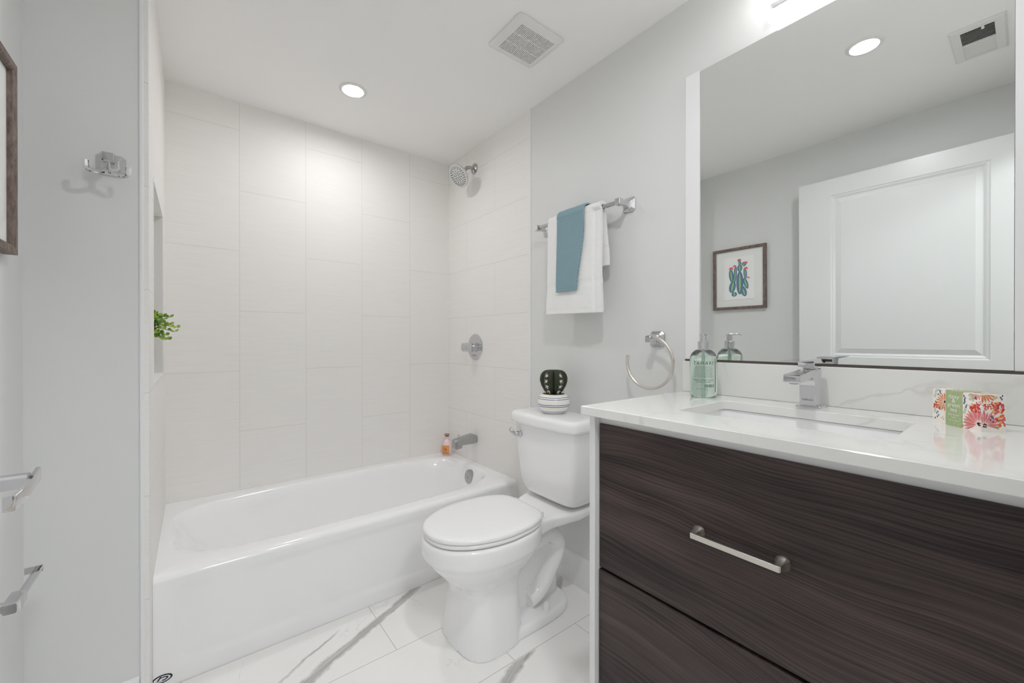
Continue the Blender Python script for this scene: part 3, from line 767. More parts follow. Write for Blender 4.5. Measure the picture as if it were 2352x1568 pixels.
def drape(name, y0, y1, zf, zb, rad, thick, m, label, seed, xf=None, fn=None, fy=None, ny=90, nz=150, amp=0.0016):
    """cloth hung over the bar: section runs up the front, round the bar and down the back"""
    cx, cz = BX, BZ
    path = []
    xfv = cx - rad; xbv = cx + rad
    Lf = cz - zf; Lb = cz - zb
    path += [(xfv, zf + Lf * i / 60, 'f') for i in range(60)]
    path += [(cx - rad * cos(pi * i / 16), cz + rad * sin(pi * i / 16), 't') for i in range(17)]
    path += [(xbv, cz - Lb * (i + 1) / 40, 'b') for i in range(40)]
    bm = B(); V = []
    for k, (x, z, s) in enumerate(path):
        row = []
        for j in range(ny + 1):
            v = j / ny; a, b = fy(z, s) if fy else (y0, y1); y = a + (b - a) * v
            dx, dy, dz = (fn(y, z, s) if fn else (0, 0, 0))
            w = noise.noise(Vector((y * 14 + seed, z * 5, 0))) * amp * 2.2 + noise.noise(Vector((y * 70, z * 60, seed))) * amp * 0.6
            sgn = -1 if s == 'f' else (1 if s == 'b' else 0)
            row.append(bm.verts.new((x + dx + sgn * abs(w) * (min(1, (cz - z) * 12) if s != 't' else 0), y + dy + w * 0.8, z + dz + (abs(w) if s == 't' else 0))))
        V.append(row)
    for a, b in zip(V, V[1:]):
        for j in range(ny): bm.faces.new((a[j], a[j+1], b[j+1], b[j]))
    o = obj(name, bm, m, loc=(cx, (y0 + y1) / 2, cz), solid=thick, angle=180)
    o.modifiers['solid'].use_rim = True
    bv = o.modifiers.new('bevel', 'BEVEL'); bv.width = thick * 0.35; bv.segments = 3; bv.limit_method = 'ANGLE'; bv.angle_limit = radians(60)
    tag(o, label, 'towel'); return o
def ss(v, a, b):
    v = max(0.0, min(1.0, (v - a) / (b - a))); return v * v * (3 - 2 * v)
def white_fn(y, z, s):
    dx = dz = dy = 0
    if s == 'f':
        dx += 0.011 * ss(-y, 1.362, 1.374)                     # the under layer of the fold shows at the right
        dx -= 0.004 * ss(1.60 - z, 0, 0.3)
        dx += 0.0022 * (ss(z, 1.352, 1.358) - ss(z, 1.374, 1.380)) # woven band
        dx += 0.0016 * (ss(z, 1.254, 1.256) - ss(z, 1.262, 1.264)) # hem line
        dy -= 0.012 * ss(-y, 1.36, 1.42) * ss(1.5 - z, 0, .25) * 0.2
        dz -= 0.010 * ss(-y, 1.09, 1.42) * (1 if z < 1.3 else 0) * 0.6
    if s == 'b': dx += 0.006 * ss(1.6 - z, 0, .2) + 0.004 * sin(y * 60)
    return dx, dy, dz
def white_y(z, s):
    if s == 'f': return (-1.100 + 0.006 * ss(1.35 - z, 0, .1), -1.405 - 0.004 * ss(1.5 - z, 0, .25))
    if s == 'b': return (-1.110, -1.403 - 0.012 * ss(1.68 - z, 0, .22))
    return (-1.102, -1.405)
drape('bath_towel', -1.10, -1.42, 1.243, 1.432, 0.0185, 0.014, M['towel'], 'thick white bath towel folded over the chrome towel bar', 2.0, fn=white_fn, fy=white_y)
def teal_y(z, s):
    if s == 'f': return (-1.170, -1.328 + 0.036 * ss(1.60 - z, 0, .27))
    return (-1.170, -1.328)
drape('hand_towel', -1.17, -1.34, 1.336, 1.45, 0.0345, 0.0065, M['teal'], 'teal woven hand towel laid over the white bath towel', 9.0, fn=lambda y, z, s: ((0.0 if s != 'f' else 0.002 - 0.006 * ss(1.6 - z, 0, .25) + (0.0012 if 1.347 < z < 1.350 else 0)), 0, 0), fy=teal_y, amp=0.0010)

def make_ring():
    y, z = -1.611, 1.127
    t = thing('towel_ring', (XR, y, z), 'open chrome towel ring on the wall beside the mirror', 'towel ring')
    bm = plate_post((XR, y, z), (-1, 0, 0), half=0.0305, out=0.052); cube_end(bm, (XR - 0.056, y, z), 0.0115, (-1, 0, 0), (0, 1, 0), 0.012)
    obj('bracket', bm, M['chrome'], t, angle=25)
    bm = B(); c = Vector((XR - 0.052, -1.607, 1.040)); R_ = 0.0965
    pts = [c + Vector((0, -R_ * sin(a), R_ * cos(a))) for a in (radians(-4 + 289 * i / 64) for i in range(65))]
    tube(bm, pts, 1.0, sec=[(0.0058 * a, 0.0052 * b) for a, b in sq(1, 1, 0.45)], up=(1, 0, 0)); obj('ring', bm, M['nickel'], t)
make_ring()
def make_hook():
    x, z = -0.060, 1.617
    t = thing('robe_hook', (x, YWING, z), 'chrome double robe hook on the grey wall beside the tub', 'robe hook')
    bm = plate_post((x, YWING, z), (0, -1, 0), half=0.030, out=0.052, e=(1, 0, 0)); cube_end(bm, (x, YWING - 0.058, z + 0.002), 0.0125, (0, -1, 0), (1, 0, 0), 0.012)
    obj('bracket', bm, M['chrome'], t, angle=25)
    bm = B(); yy = YWING - 0.062
    sec = [(0.0042 * a, 0.0055 * b) for a, b in sq(1, 1, 0.5)]
    tube(bm, [(x, yy, z - 0.004), (x, yy, z - 0.020), (x, yy, z - 0.033)], 1.0, sec=sec, up=(1, 0, 0))
    for s in (-1, 1):
        p = smooth_path([(x + s * .001, yy, z - .029), (x + s * .008, yy - .002, z - .038), (x + s * .022, yy - .004, z - .043), (x + s * .034, yy - .006, z - .042), (x + s * .040, yy - .007, z - .036), (x + s * .041, yy - .007, z - .018)], 5)
        tube(bm, p, 1.0, sec=sec, up=(0, 1, 0))
    obj('double_hook', bm, M['chrome'], t)
make_hook()
def make_tp():
    y, z = -1.245, 0.600
    t = thing('toilet_paper_holder', (XW, y, z), 'empty chrome toilet paper holder low on the left wall', 'toilet paper holder')
    bm = plate_post((XW, y, z), (1, 0, 0), half=0.029, out=0.058); obj('bracket', bm, M['chrome'], t, angle=25)
    bm = B(); cube_end(bm, (XW + 0.066, y + 0.014, z), 0.0112, (0, 1, 0), (1, 0, 0), 0.030)
    sec = [(0.0040 * a, 0.0065 * b) for a, b in sq(1, 1, 0.3)]
    tube(bm, smooth_path([(XW + 0.066, y + .03, z - 0.004), (XW + 0.066, y + .10, z - 0.004), (XW + 0.066, y + .165, z - 0.004)], 3), 1.0, sec=sec, up=(0, 0, 1))
    box(bm, XW + 0.046, XW + 0.074, y + .165, y + .1695, z - 0.008, z + 0.006)
    obj('arm', bm, M['chrome'], t)
make_tp()

# ------------------------------------------------------------------ vanity
CT, CB = 0.942, 0.918     # countertop top and bottom
VX = 0.975; VY0, VY1 = -2.520, -1.736
def make_vanity():
    t = thing('vanity_cabinet', (1.23, -2.13, 0), 'white vanity cabinet with dark wood drawers beside the toilet', 'cabinet')
    bm = B(); th = 0.0185
    for a, b in ((VY1 - th, VY1), (VY0, VY0 + th)): obj('side_panel', bx(VX, XR - 0.012, a, b, 0, CB), M['cab'], t, bevel=0.001)
    obj('back_panel', bx(XR - 0.03, XR - 0.013, VY0 + th, VY1 - th, 0.02, CB), M['cab'], t)
    obj('top_rail', bx(0.999, 1.017, VY0 + th, VY1 - th, 0.872, CB - 0.001), M['cab'], t)
    obj('bottom_panel', bx(1.017, XR - 0.03, VY0 + th, VY1 - th, 0.085, 0.103), M['cab'], t)
    obj('toe_kick', bx(1.03, 1.045, VY0 + th, VY1 - th, 0.0, 0.085), M['cab'], t)
    for k, (z0, z1, x) in enumerate(((0.5055, 0.896, 0.992), (0.105, 0.4985, 0.990))):
        bm = bx(x, x + 0.019, VY0 + th + 0.002, VY1 - th - 0.003, z0, z1)
        f = obj('drawer', bm, M['wood'], t, bevel=0.0008, label='upper dark wood drawer front' if k == 0 else 'lower dark wood drawer front')
        bm = B(); box(bm, x + 0.019, 1.40, VY0 + 0.05, VY1 - 0.05, z0 + 0.02, z1 - 0.13); obj('drawer_box', bm, M['cab'], f)
        # bow handle: flat bar on two flared feet
        zh = 0.7025 if k == 0 else 0.305
        bm = B(); ya, yb = -2.033, -2.203; xb = x - 0.030
        box(bm, xb - 0.003, xb + 0.003, yb, ya, zh - 0.0058, zh + 0.0058)
        for yy, s in ((ya - 0.004, -1), (yb + 0.004, 1)):
            rings = []
            for d, r1, r2, sh in ((0.0, 0.0135, 0.0140, 0.0), (0.002, 0.0135, 0.0140, 0), (0.007, 0.0105, 0.0115, 0), (0.014, 0.0080, 0.0090, 0), (0.022, 0.0065, 0.0070, 0), (0.031, 0.0055, 0.0058, 0)):
                n = 8 if d > 0.01 else 2.2 + d * 200
                rings.append([(x - d, yy + a, zh + b) for a, b in sell(0, 0, r1, r1, r2, n if n < 6 else 6, 24)])
            loft(bm, rings)
        obj('drawer_handle', bm, M['nickel'], f, bevel=0.0006, label='brushed nickel bow handle')
make_vanity()
SX0, SX1, SY0, SY1 = 1.100, 1.366, -2.330, -1.918    # sink cut-out
def make_counter():
    t = thing('countertop', (1.23, -2.13, CB), 'white quartz vanity countertop with a rectangular sink opening', 'countertop')
    bm = B(); X0, X1, Y0, Y1 = 0.960, XR - 0.001, -2.528, -1.718
    hole = rrect(SX0, SX1, SY0, SY1, 0.022, 6); n = len(hole)
    cxh, cyh = (SX0 + SX1) / 2, (SY0 + SY1) / 2
    # outer loop sampled in step with the hole
    outer = []
    for x, y in hole:
        dx, dy = x - cxh, y - cyh
        k = 1e9
        if dx > 0: k = min(k, (X1 - cxh) / dx)
        if dx < 0: k = min(k, (X0 - cxh) / dx)
        if dy > 0: k = min(k, (Y1 - cyh) / dy)
        if dy < 0: k = min(k, (Y0 - cyh) / dy)
        outer.append([cxh + dx * k, cyh + dy * k])
    for cx_, cy_ in ((X0, Y0), (X0, Y1), (X1, Y0), (X1, Y1)):    # pull the nearest sample onto each corner
        i = min(range(n), key=lambda i: (outer[i][0] - cx_) ** 2 + (outer[i][1] - cy_) ** 2); outer[i] = [cx_, cy_]
    e = 0.0015
    ins = lambda pts, q: [(min(max(x, X0 + q), X1 - q), min(max(y, Y0 + q), Y1 - q)) for x, y in pts]
    rings = [[(x, y, CB) for x, y in hole], [(x, y, CB) for x, y in ins(outer, e)], [(x, y, CB + e) for x, y in outer], [(x, y, CT - e) for x, y in outer],
             [(x, y, CT) for x, y in ins(outer, e)], [(x, y, CT) for x, y in rrect(SX0 - e, SX1 + e, SY0 - e, SY1 + e, 0.022 + e, 6)], [(x, y, CT - e) for x, y in hole], [(x, y, CB) for x, y in hole]]
    loft(bm, rings, False, False)
    obj('slab', bm, M['quartz'], t, angle=30)
    bs = obj('backsplash', bx(XR - 0.021, XR - 0.0005, -2.528, -1.722, CT + 0.0003, 1.050), M['quartz'], loc=(XR - 0.01, -2.125, CT), bevel=0.0015)
    tag(bs, 'low white quartz backsplash strip between countertop and mirror', 'backsplash')
    # undermount basin
    s = thing('sink', (cxh, cyh, 0.79), 'white rectangular undermount sink below the quartz countertop', 'sink')
    rr = lambda z, q, r: [(x, y, z) for x, y in rrect(SX0 - q, SX1 + q, SY0 - q, SY1 + q, r, 6)]
    bm = B(); loft(bm, [rr(CB - 0.002, 0.035, 0.04), rr(CB - 0.002, 0.006, 0.028), rr(CB - 0.006, 0.004, 0.028), rr(0.84, -0.004, 0.035), rr(0.81, -0.014, 0.04), rr(0.797, -0.035, 0.05), rr(0.792, -0.09, 0.03)], False, True)
    loft(bm, [rr(CB - 0.002, 0.035, 0.04), rr(CB - 0.012, 0.035, 0.04), rr(CB - 0.014, 0.014, 0.04), rr(0.80, 0.004, 0.04), rr(0.782, -0.03, 0.05)], False, True)
    obj('basin', bm, M['porcelain'], s, angle=50)
    bm = B(); lathe(bm, [(0.024, 0.0), (0.024, 0.003), (0.020, 0.005), (0, 0.006)], (cxh + 0.03, cyh, 0.7915), n=28); obj('drain', bm, M['chrome'], s)
make_counter()

def make_faucet():
    c = Vector((1.430, -2.119, CT))
    t = thing('faucet', c, 'square chrome single lever faucet behind the sink', 'faucet')
    bm = B(); loft(bm, [[(c.x + a, c.y + b, z) for a, b in rrect(-.026 + e, .026 - e, -.028 + e, .028 - e, .002)] for z, e in ((CT, 0), (CT + .004, 0), (CT + .006, .002))]); obj('base_plate', bm, M['chrome'], t, bevel=0.0008)
    # body: side profile (x, z) extruded in y: column with a spout reaching over the sink
    hw = 0.0185; x1 = c.x + 0.020
    prof = [(x1 - 0.003, CT + .005), (x1, 1.047), (x1 - 0.03, 1.046), (1.288, 1.036), (1.285, 1.033), (1.285, 1.018), (1.288, 1.016), (1.330, 1.018), (1.376, 1.0245), (1.390, 1.021), (1.3985, 1.010), (1.402, 0.995), (1.404, CT + .005)]
    bm = B(); loft(bm, [[(x, c.y + s * hw, z) for x, z in prof] for s in (-1, 1)])
    body = obj('spout_body', bm, M['chrome'], t, bevel=0.0022, seg=3, angle=30)
    bm = B(); lathe(bm, [(0.0095, 0), (0.0095, -0.004), (0.007, -0.005)], (1.303, c.y, 1.017), n=20); obj('aerator', bm, M['satin'], t)
    bm = B(); lathe(bm, [(0.0165, 0), (0.0165, 0.006)], (c.x - .004, c.y, 1.046), n=28); obj('cartridge_collar', bm, M['chrome'], t)
    bm = B(); z0 = 1.0505
    prof = [(x1 - 0.001, z0), (x1 + 0.001, z0 + .018), (x1 - 0.006, z0 + .0225), (1.40, z0 + .0230), (1.268, z0 + .0205), (1.266, z0 + .0190), (1.385, z0 + .0165), (1.392, z0 + .012), (1.394, z0)]
    loft(bm, [[(x, c.y + s * (hw + .0005), z) for x, z in prof] for s in (-1, 1)]); obj('lever', bm, M['chrome'], t, bevel=0.0012)
    # square blocks have a small dark set-screw cap behind
    bm = B(); lathe(bm, [(0.0032, 0), (0.0032, 0.0006)], (x1 + 0.0005, c.y, z0 + .010), (1, 0, 0), 14); obj('screw_cap', bm, M['black'], t)
    bm = B(); text_into(bm, 'PEERLESS', 0.0062, lambda a, b, _: (1.4036 - 0.0008, c.y - a, CT + 0.022 + b), 0)
    obj('lettering', bm, mat('etched_dark', rgb(110, 110, 112), 0.4), body, smooth=False, weld=False)
make_faucet()

def make_soap():
    c = Vector((1.405, -1.836, CT)); R_ = 0.0400
    t = thing('soap_dispenser', c, 'clear pump bottle of pale green hand soap at the counter end', 'soap dispenser')
    gl = mat('green_soap', rgb(240, 254, 245), 0.02, trans=1.0, ior=1.34)
    nb = gl.node_tree; 
    # tinted body, then an absorbing liquid inside it
    clear = mat('clear_plastic', (0.97, 1.0, 0.985, 1), 0.03, trans=1.0, ior=1.40)
    bm = B(); P = [(0.028, 0), (0.036, 0.002), (0.0395, 0.009), (R_, 0.018), (R_, 0.118), (0.0385, 0.130), (0.033, 0.141), (0.024, 0.149), (0.0155, 0.152), (0.0145, 0.158)]
    lathe(bm, P, c, n=48); bt = obj('bottle', bm, clear, t, angle=60)
    bm = B(); k = 0.0016; P2 = [(0.026, 0.003), (0.0345, 0.0045), (0.0378, 0.0105), (R_ - k, 0.019), (R_ - k, 0.118), (0.0372, 0.128), (0.0365, 0.131), (0, 0.131)]
    lathe(bm, P2, c, n=48); obj('liquid_soap', bm, gl, t, angle=60, label='pale green liquid')
    bm = B(); lathe(bm, [(0.003, 0.012), (0.003, 0.150)], c, n=10); obj('dip_tube', bm, mat('frosted_tube', rgb(228, 244, 234), 0.3), t)
    bm = B(); lathe(bm, [(0.0165, 0.152), (0.0165, 0.175), (0.0150, 0.177), (0.010, 0.178)], c, n=32); cl = obj('collar', bm, M['chrome'], t)
    bm = B(); lathe(bm, [(0.0095, 0.177), (0.0095, 0.197), (0.012, 0.1975), (0.012, 0.2005), (0.0, 0.201)], c, n=24)
    d = Vector((-0.60, -0.80, 0)); p = smooth_path([c + Vector((0, 0, .199)), c + d * .015 + Vector((0, 0, .1995)), c + d * .030 + Vector((0, 0, .199)), c + d * .037 + Vector((0, 0, .196))], 4)
    tube(bm, p, [0.0042 - 0.0012 * i / len(p) for i in range(len(p))], 10); obj('pump_head', bm, M['chrome'], t)
    # printed words, wrapped round the bottle
    va = atan2(CAM.y - c.y, CAM.x - c.x)
    rr = R_ + 0.0003
    f = lambda a, z: (c.x + rr * cos(va + a / rr), c.y + rr * sin(va + a / rr), c.z + z)
    bm = B()
    text_into(bm, 'TAHARI', 0.0150, lambda a, b, _: f(a, 0.1085 + b), 0, spacing=1.25)
    rnd = random.Random(11); wordsrc = 'water sodium laureth sulfate cocamide glycerin fragrance aloe leaf juice extract citric acid'.split()
    z = 0.098
    while z > 0.062:
        s = ' '.join(rnd.choice(wordsrc) for _ in range(7))[:40]
        text_into(bm, s, 0.0036, lambda a, b, _: f(a, z + b), 0); z -= 0.0036
    text_into(bm, 'LIQUID HAND SOAP', 0.0068, lambda a, b, _: f(a, 0.056 + b), 0)
    text_into(bm, 'SAVON LIQUIDE', 0.0060, lambda a, b, _: f(a, 0.0500 + b), 0)
    text_into(bm, '16 FL OZ / 500 mL', 0.0044, lambda a, b, _: f(a - .004, 0.028 + b), 0)
    x = 0.004
    while x < 0.034:
        w = rnd.choice((0.0005, 0.0009, 0.0014)); face(bm, (f(x, .034), f(x + w, .034), f(x + w, .043), f(x, .043))); x += w + rnd.choice((0.0006, 0.001))
    rr = R_ - 0.002   # large letters printed on the far side, seen through the soap
    obj('print', bm, mat('green_ink', rgb(44, 84, 74), 0.5), bt, smooth=False, weld=False)
make_soap()

def make_box():
    A_ = Vector((1.4045, -2.3530, 0)); Bp = Vector((1.3334, -2.4264, 0)); u = (Bp - A_).normalized(); w = Vector((-u.y, u.x, 0))
    if w.dot(Vector((0, -1, 0))) < 0: w = -w
    L, D, H = 0.1025, 0.043, 0.0735
    t = thing('soap_box', (A_.x, A_.y, CT), 'floral wrapped soap box with a green paper band on the counter', 'box')
    z0 = CT
    bm = B(); P = lambda a, b, z: tuple(A_ + u * a + w * b + Vector((0, 0, z0 + z)))
    for q in (((0,0,0),(L,0,0),(L,0,H),(0,0,H)), ((L,0,0),(L,D,0),(L,D,H),(L,0,H)), ((L,D,0),(0,D,0),(0,D,H),(L,D,H)), ((0,D,0),(0,0,0),(0,0,H),(0,D,H)), ((0,0,H),(L,0,H),(L,D,H),(0,D,H)), ((0,0,0),(0,D,0),(L,D,0),(L,0,0))):
        face(bm, [P(*p) for p in q], 0)
    bmesh.ops.recalc_face_normals(bm, faces=bm.faces)
    rnd = random.Random(4)
    cols = [mat('wrap_cream', rgb(252, 247, 238), 0.45), mat('ink_orange', rgb(232, 112, 62), 0.5), mat('ink_pink', rgb(226, 112, 130), 0.5), mat('ink_red', rgb(214, 62, 44), 0.5), mat('ink_rose', rgb(190, 70, 110), 0.5),
            mat('ink_blue', rgb(62, 80, 132), 0.5), mat('ink_leaf', rgb(128, 160, 108), 0.5), mat('ink_peach', rgb(242, 176, 110), 0.5), mat('ink_maroon', rgb(96, 30, 48), 0.5), mat('ink_pale', rgb(244, 176, 160), 0.5)]
    # painters: F = face map (s across, z up) -> point just off the paper
    e = 0.00009
    front = (lambda s, z, k=1: P(s, -e * k, z), L)
    side = (lambda s, z, k=1: P(L + e * k, s, z), D)
    topf = (lambda s, z, k=1: P(s, z, H + e * k), L)
    def poly(F, pts, mi, k, smax, zmax=H):
        q = [(min(max(a, .0004), smax - .0004), min(max(b, .0006), zmax - .0006)) for a, b in pts]
        if max(a for a, _ in q) - min(a for a, _ in q) < 1e-4 or max(b for _, b in q) - min(b for _, b in q) < 1e-4: return
        try: face(bm, [F(a, b, k) for a, b in q], mi)
        except ValueError: pass
    def petal(F, smax, x, z, a, r0, r1, wd, mi, k, zm=H):
        pts = [(r0, 0), (r0 + (r1 - r0) * .35, wd * .7), (r0 + (r1 - r0) * .75, wd), (r1, wd * .25), (r1 * 1.0, -wd * .2), (r0 + (r1 - r0) * .7, -wd), (r0 + (r1 - r0) * .3, -wd * .6)]
        poly(F, [(x + p * cos(a) - q * sin(a), z + p * sin(a) + q * cos(a)) for p, q in pts], mi, k, smax, zm)
    def daisy(F, smax, x, z, R_, a0, a1, n, c1, c2, zm=H):
        for i in range(n):
            a = radians(a0 + (a1 - a0) * i / (n - 1)); petal(F, smax, x, z, a, R_ * .14, R_ * rnd.uniform(.85, 1.05), R_ * .075, c1 if i % 2 else c2, 1 + (i % 3) * .3, zm)
            petal(F, smax, x, z, a + .03, R_ * .3, R_ * .85, R_ * .022, c2 if i % 2 else 4, 2.4, zm)
        for i in range(9): blob(F, smax, x + rnd.uniform(-1, 1) * R_ * .1, z + rnd.uniform(-1, 1) * R_ * .1, R_ * .05, 8, 3, zm)
    def blob(F, smax, x, z, r, mi, k=1.5, zm=H): poly(F, [(x + r * cos(a) * rnd.uniform(.75, 1.15), z + r * sin(a) * rnd.uniform(.75, 1.15)) for a in (2 * pi * i / 9 for i in range(9))], mi, k, smax, zm)
    def cluster(F, smax, x, z, R_, zm=H, m=14):
        for i in range(m):
            a = rnd.uniform(0, 2 * pi); r = R_ * sqrt(rnd.random()); blob(F, smax, x + r * cos(a), z + r * sin(a), R_ * rnd.uniform(.18, .3), rnd.choice((3, 3, 1, 2, 7, 4)), rnd.uniform(1, 3), zm)
    def bells(F, smax, x, z, n, mi=5, zm=H):
        for i in range(n):
            xx, zz = x + rnd.uniform(-.004, .004), z + i * .0036; blob(F, smax, xx, zz, .0017, mi, 1.6, zm); petal(F, smax, xx, zz, rnd.uniform(1, 2.4), 0, .003, .0008, mi, 1.8, zm)
    def sprig(F, smax, x, z, a, n, zm=H):
        for i in range(n):
            xx, zz = x + i * .0026 * cos(a), z + i * .0026 * sin(a)
            petal(F, smax, xx, zz, a + .8, 0, .0032, .0007, 6, 1.2, zm); petal(F, smax, xx, zz, a - .8, 0, .0032, .0007, 6, 1.2, zm)
    F, S = front
    daisy(F, S, .028, .048, .022, 75, 285, 12, 1, 7); cluster(F, S, .010, .038, .009, m=22); sprig(F, S, .018, .030, .8, 4); sprig(F, S, .006, .066, .9, 4); sprig(F, S, .020, .070, 2.2, 4); bells(F, S, .010, .010, 5); bells(F, S, .014, .062, 4); cluster(F, S, .022, .012, .004, m=5); sprig(F, S, .004, .055, 1.2, 4); sprig(F, S, .004, .022, 1.4, 4)
    daisy(F, S, .0985, .015, .034, 30, 210, 15, 2, 9); bells(F, S, .071, .044, 7); cluster(F, S, .068, .072, .0055, m=8); cluster(F, S, .092, .047, .011, m=24); sprig(F, S, .069, .030, 1.3, 5); sprig(F, S, .078, .068, .3, 4); sprig(F, S, .086, .058, 1.2, 4); cluster(F, S, .097, .058, .006, m=10); bells(F, S, .089, .064, 2); sprig(F, S, .070, .012, 1.0, 4); sprig(F, S, .079, .060, 0.6, 4); cluster(F, S, .082, .046, .004, m=5); daisy(F, S, .096, .078, .018, 180, 345, 9, 1, 9); cluster(F, S, .066, .006, .004, m=4)
    F, S = side
    daisy(F, S, .006, .013, .030, -10, 150, 12, 2, 9); cluster(F, S, .028, .046, .012, m=30); cluster(F, S, .036, .022, .011, m=26); cluster(F, S, .018, .052, .007, m=12); sprig(F, S, .020, .064, .5, 4); bells(F, S, .036, .064, 3); daisy(F, S, .004, .080, .026, 200, 345, 10, 1, 7); cluster(F, S, .010, .050, .007); bells(F, S, .020, .020, 4); cluster(F, S, .047, .065, .005, m=7); sprig(F, S, .028, .006, 1.1, 4); sprig(F, S, .046, .045, 1.4, 4)
    F, S = topf
    daisy(F, S, .030, .020, .018, 0, 330, 12, 2, 9, D); cluster(F, S, .085, .02, .010, D); cluster(F, S, .012, .035, .006, D); bells(F, S, .075, .01, 5, 5, D); daisy(F, S, .09, .04, .014, 0, 330, 10, 1, 7, D)
    obj('box_body', bm, cols, t, smooth=False, weld=False)
    # paper band with words
    gm = mat('green_band', rgb(170, 190, 136), 0.5); n = NT(gm); q = n.noise(n.coord(), 700, 3, 0.7); n.color(n.mix(n.mapr(q, 0.4, 0.6, 0, 1), rgb(150, 174, 112), rgb(196, 208, 170)))
    bm = B(); k = 0.0006; a0, a1 = 0.0300, 0.0660
    ring = lambda s: [P(s, -k, .0003), P(s, D + k, .0003), P(s, D + k, H + k), P(s, -k, H + k)]
    loft(bm, [ring(a0), ring(a1)], False, False, mi=0)
    words = [('daisy', .0115, .062), ('&', .0125, .0535), ('green', .0115, .0445), ('tea', .0115, .0345), ('shea butter', .0052, .0240), ('soap', .0050, .0190), ('NET WT 8 OZ', .0032, .0125)]
    for s, sz, z in words: text_into(bm, s, sz, lambda a, b, _: P((a0 + a1) / 2 + a, -k - .0004, z + b), 1)
    obj('paper_band', bm, [gm, mat('band_white', rgb(248, 248, 242), 0.5)], t, smooth=False, weld=False, label='green paper band with white words')
make_box()

# ------------------------------------------------------------------ mirror
MZ0, MZ1, MY0, MY1 = 1.056, 2.047, -2.465, -1.780
TILT = 0.0075
def make_mirror():
    t = thing('wall_mirror', (XR, (MY0 + MY1) / 2, MZ0), 'large frameless wall mirror above the vanity with white side strips', 'mirror')
    bm = B(); xb, xt = XR - 0.0055, XR - 0.0055 - TILT
    v = [bm.verts.new(p) for p in ((xb, MY0, MZ0), (xb, MY1, MZ0), (xt, MY1, MZ1), (xt, MY0, MZ1), (xb + .005, MY0, MZ0), (xb + .005, MY1, MZ0), (xt + .005, MY1, MZ1), (xt + .005, MY0, MZ1))]
    for q, mi in (((0, 3, 2, 1), 0), ((4, 5, 6, 7), 1), ((0, 1, 5, 4), 1), ((3, 7, 6, 2), 1), ((1, 2, 6, 5), 1), ((0, 4, 7, 3), 1)):
        f = bm.faces.new([v[i] for i in q]); f.material_index = mi
    obj('glass', bm, [M['mirror'], mat('glass_edge', rgb(150, 160, 152), 0.2)], t, smooth=False)
    for y0, y1 in ((MY1 + .0005, MY1 + .051), (MY0 - .051, MY0 - .0005)):
        bm = bx(XR - 0.014, XR - 0.0005, y0, y1, MZ0, MZ1 + 0.004); obj('side_strip', bm, M['trim'], t, bevel=0.0008, label='white side strip')
    bm = B(); loft(bm, [[(x, y, z) for x, z in ((XR - .0005, 1.0505), (XR - .0165, 1.0505), (XR - .0165, 1.0565), (XR - .0145, 1.0565), (XR - .0145, 1.0525), (XR - .0005, 1.0525))] for y in (MY0 - .051, MY1 + .051)])
    obj('bottom_channel', bm, M['channel'], t, smooth=False, label='thin dark metal channel')
make_mirror()

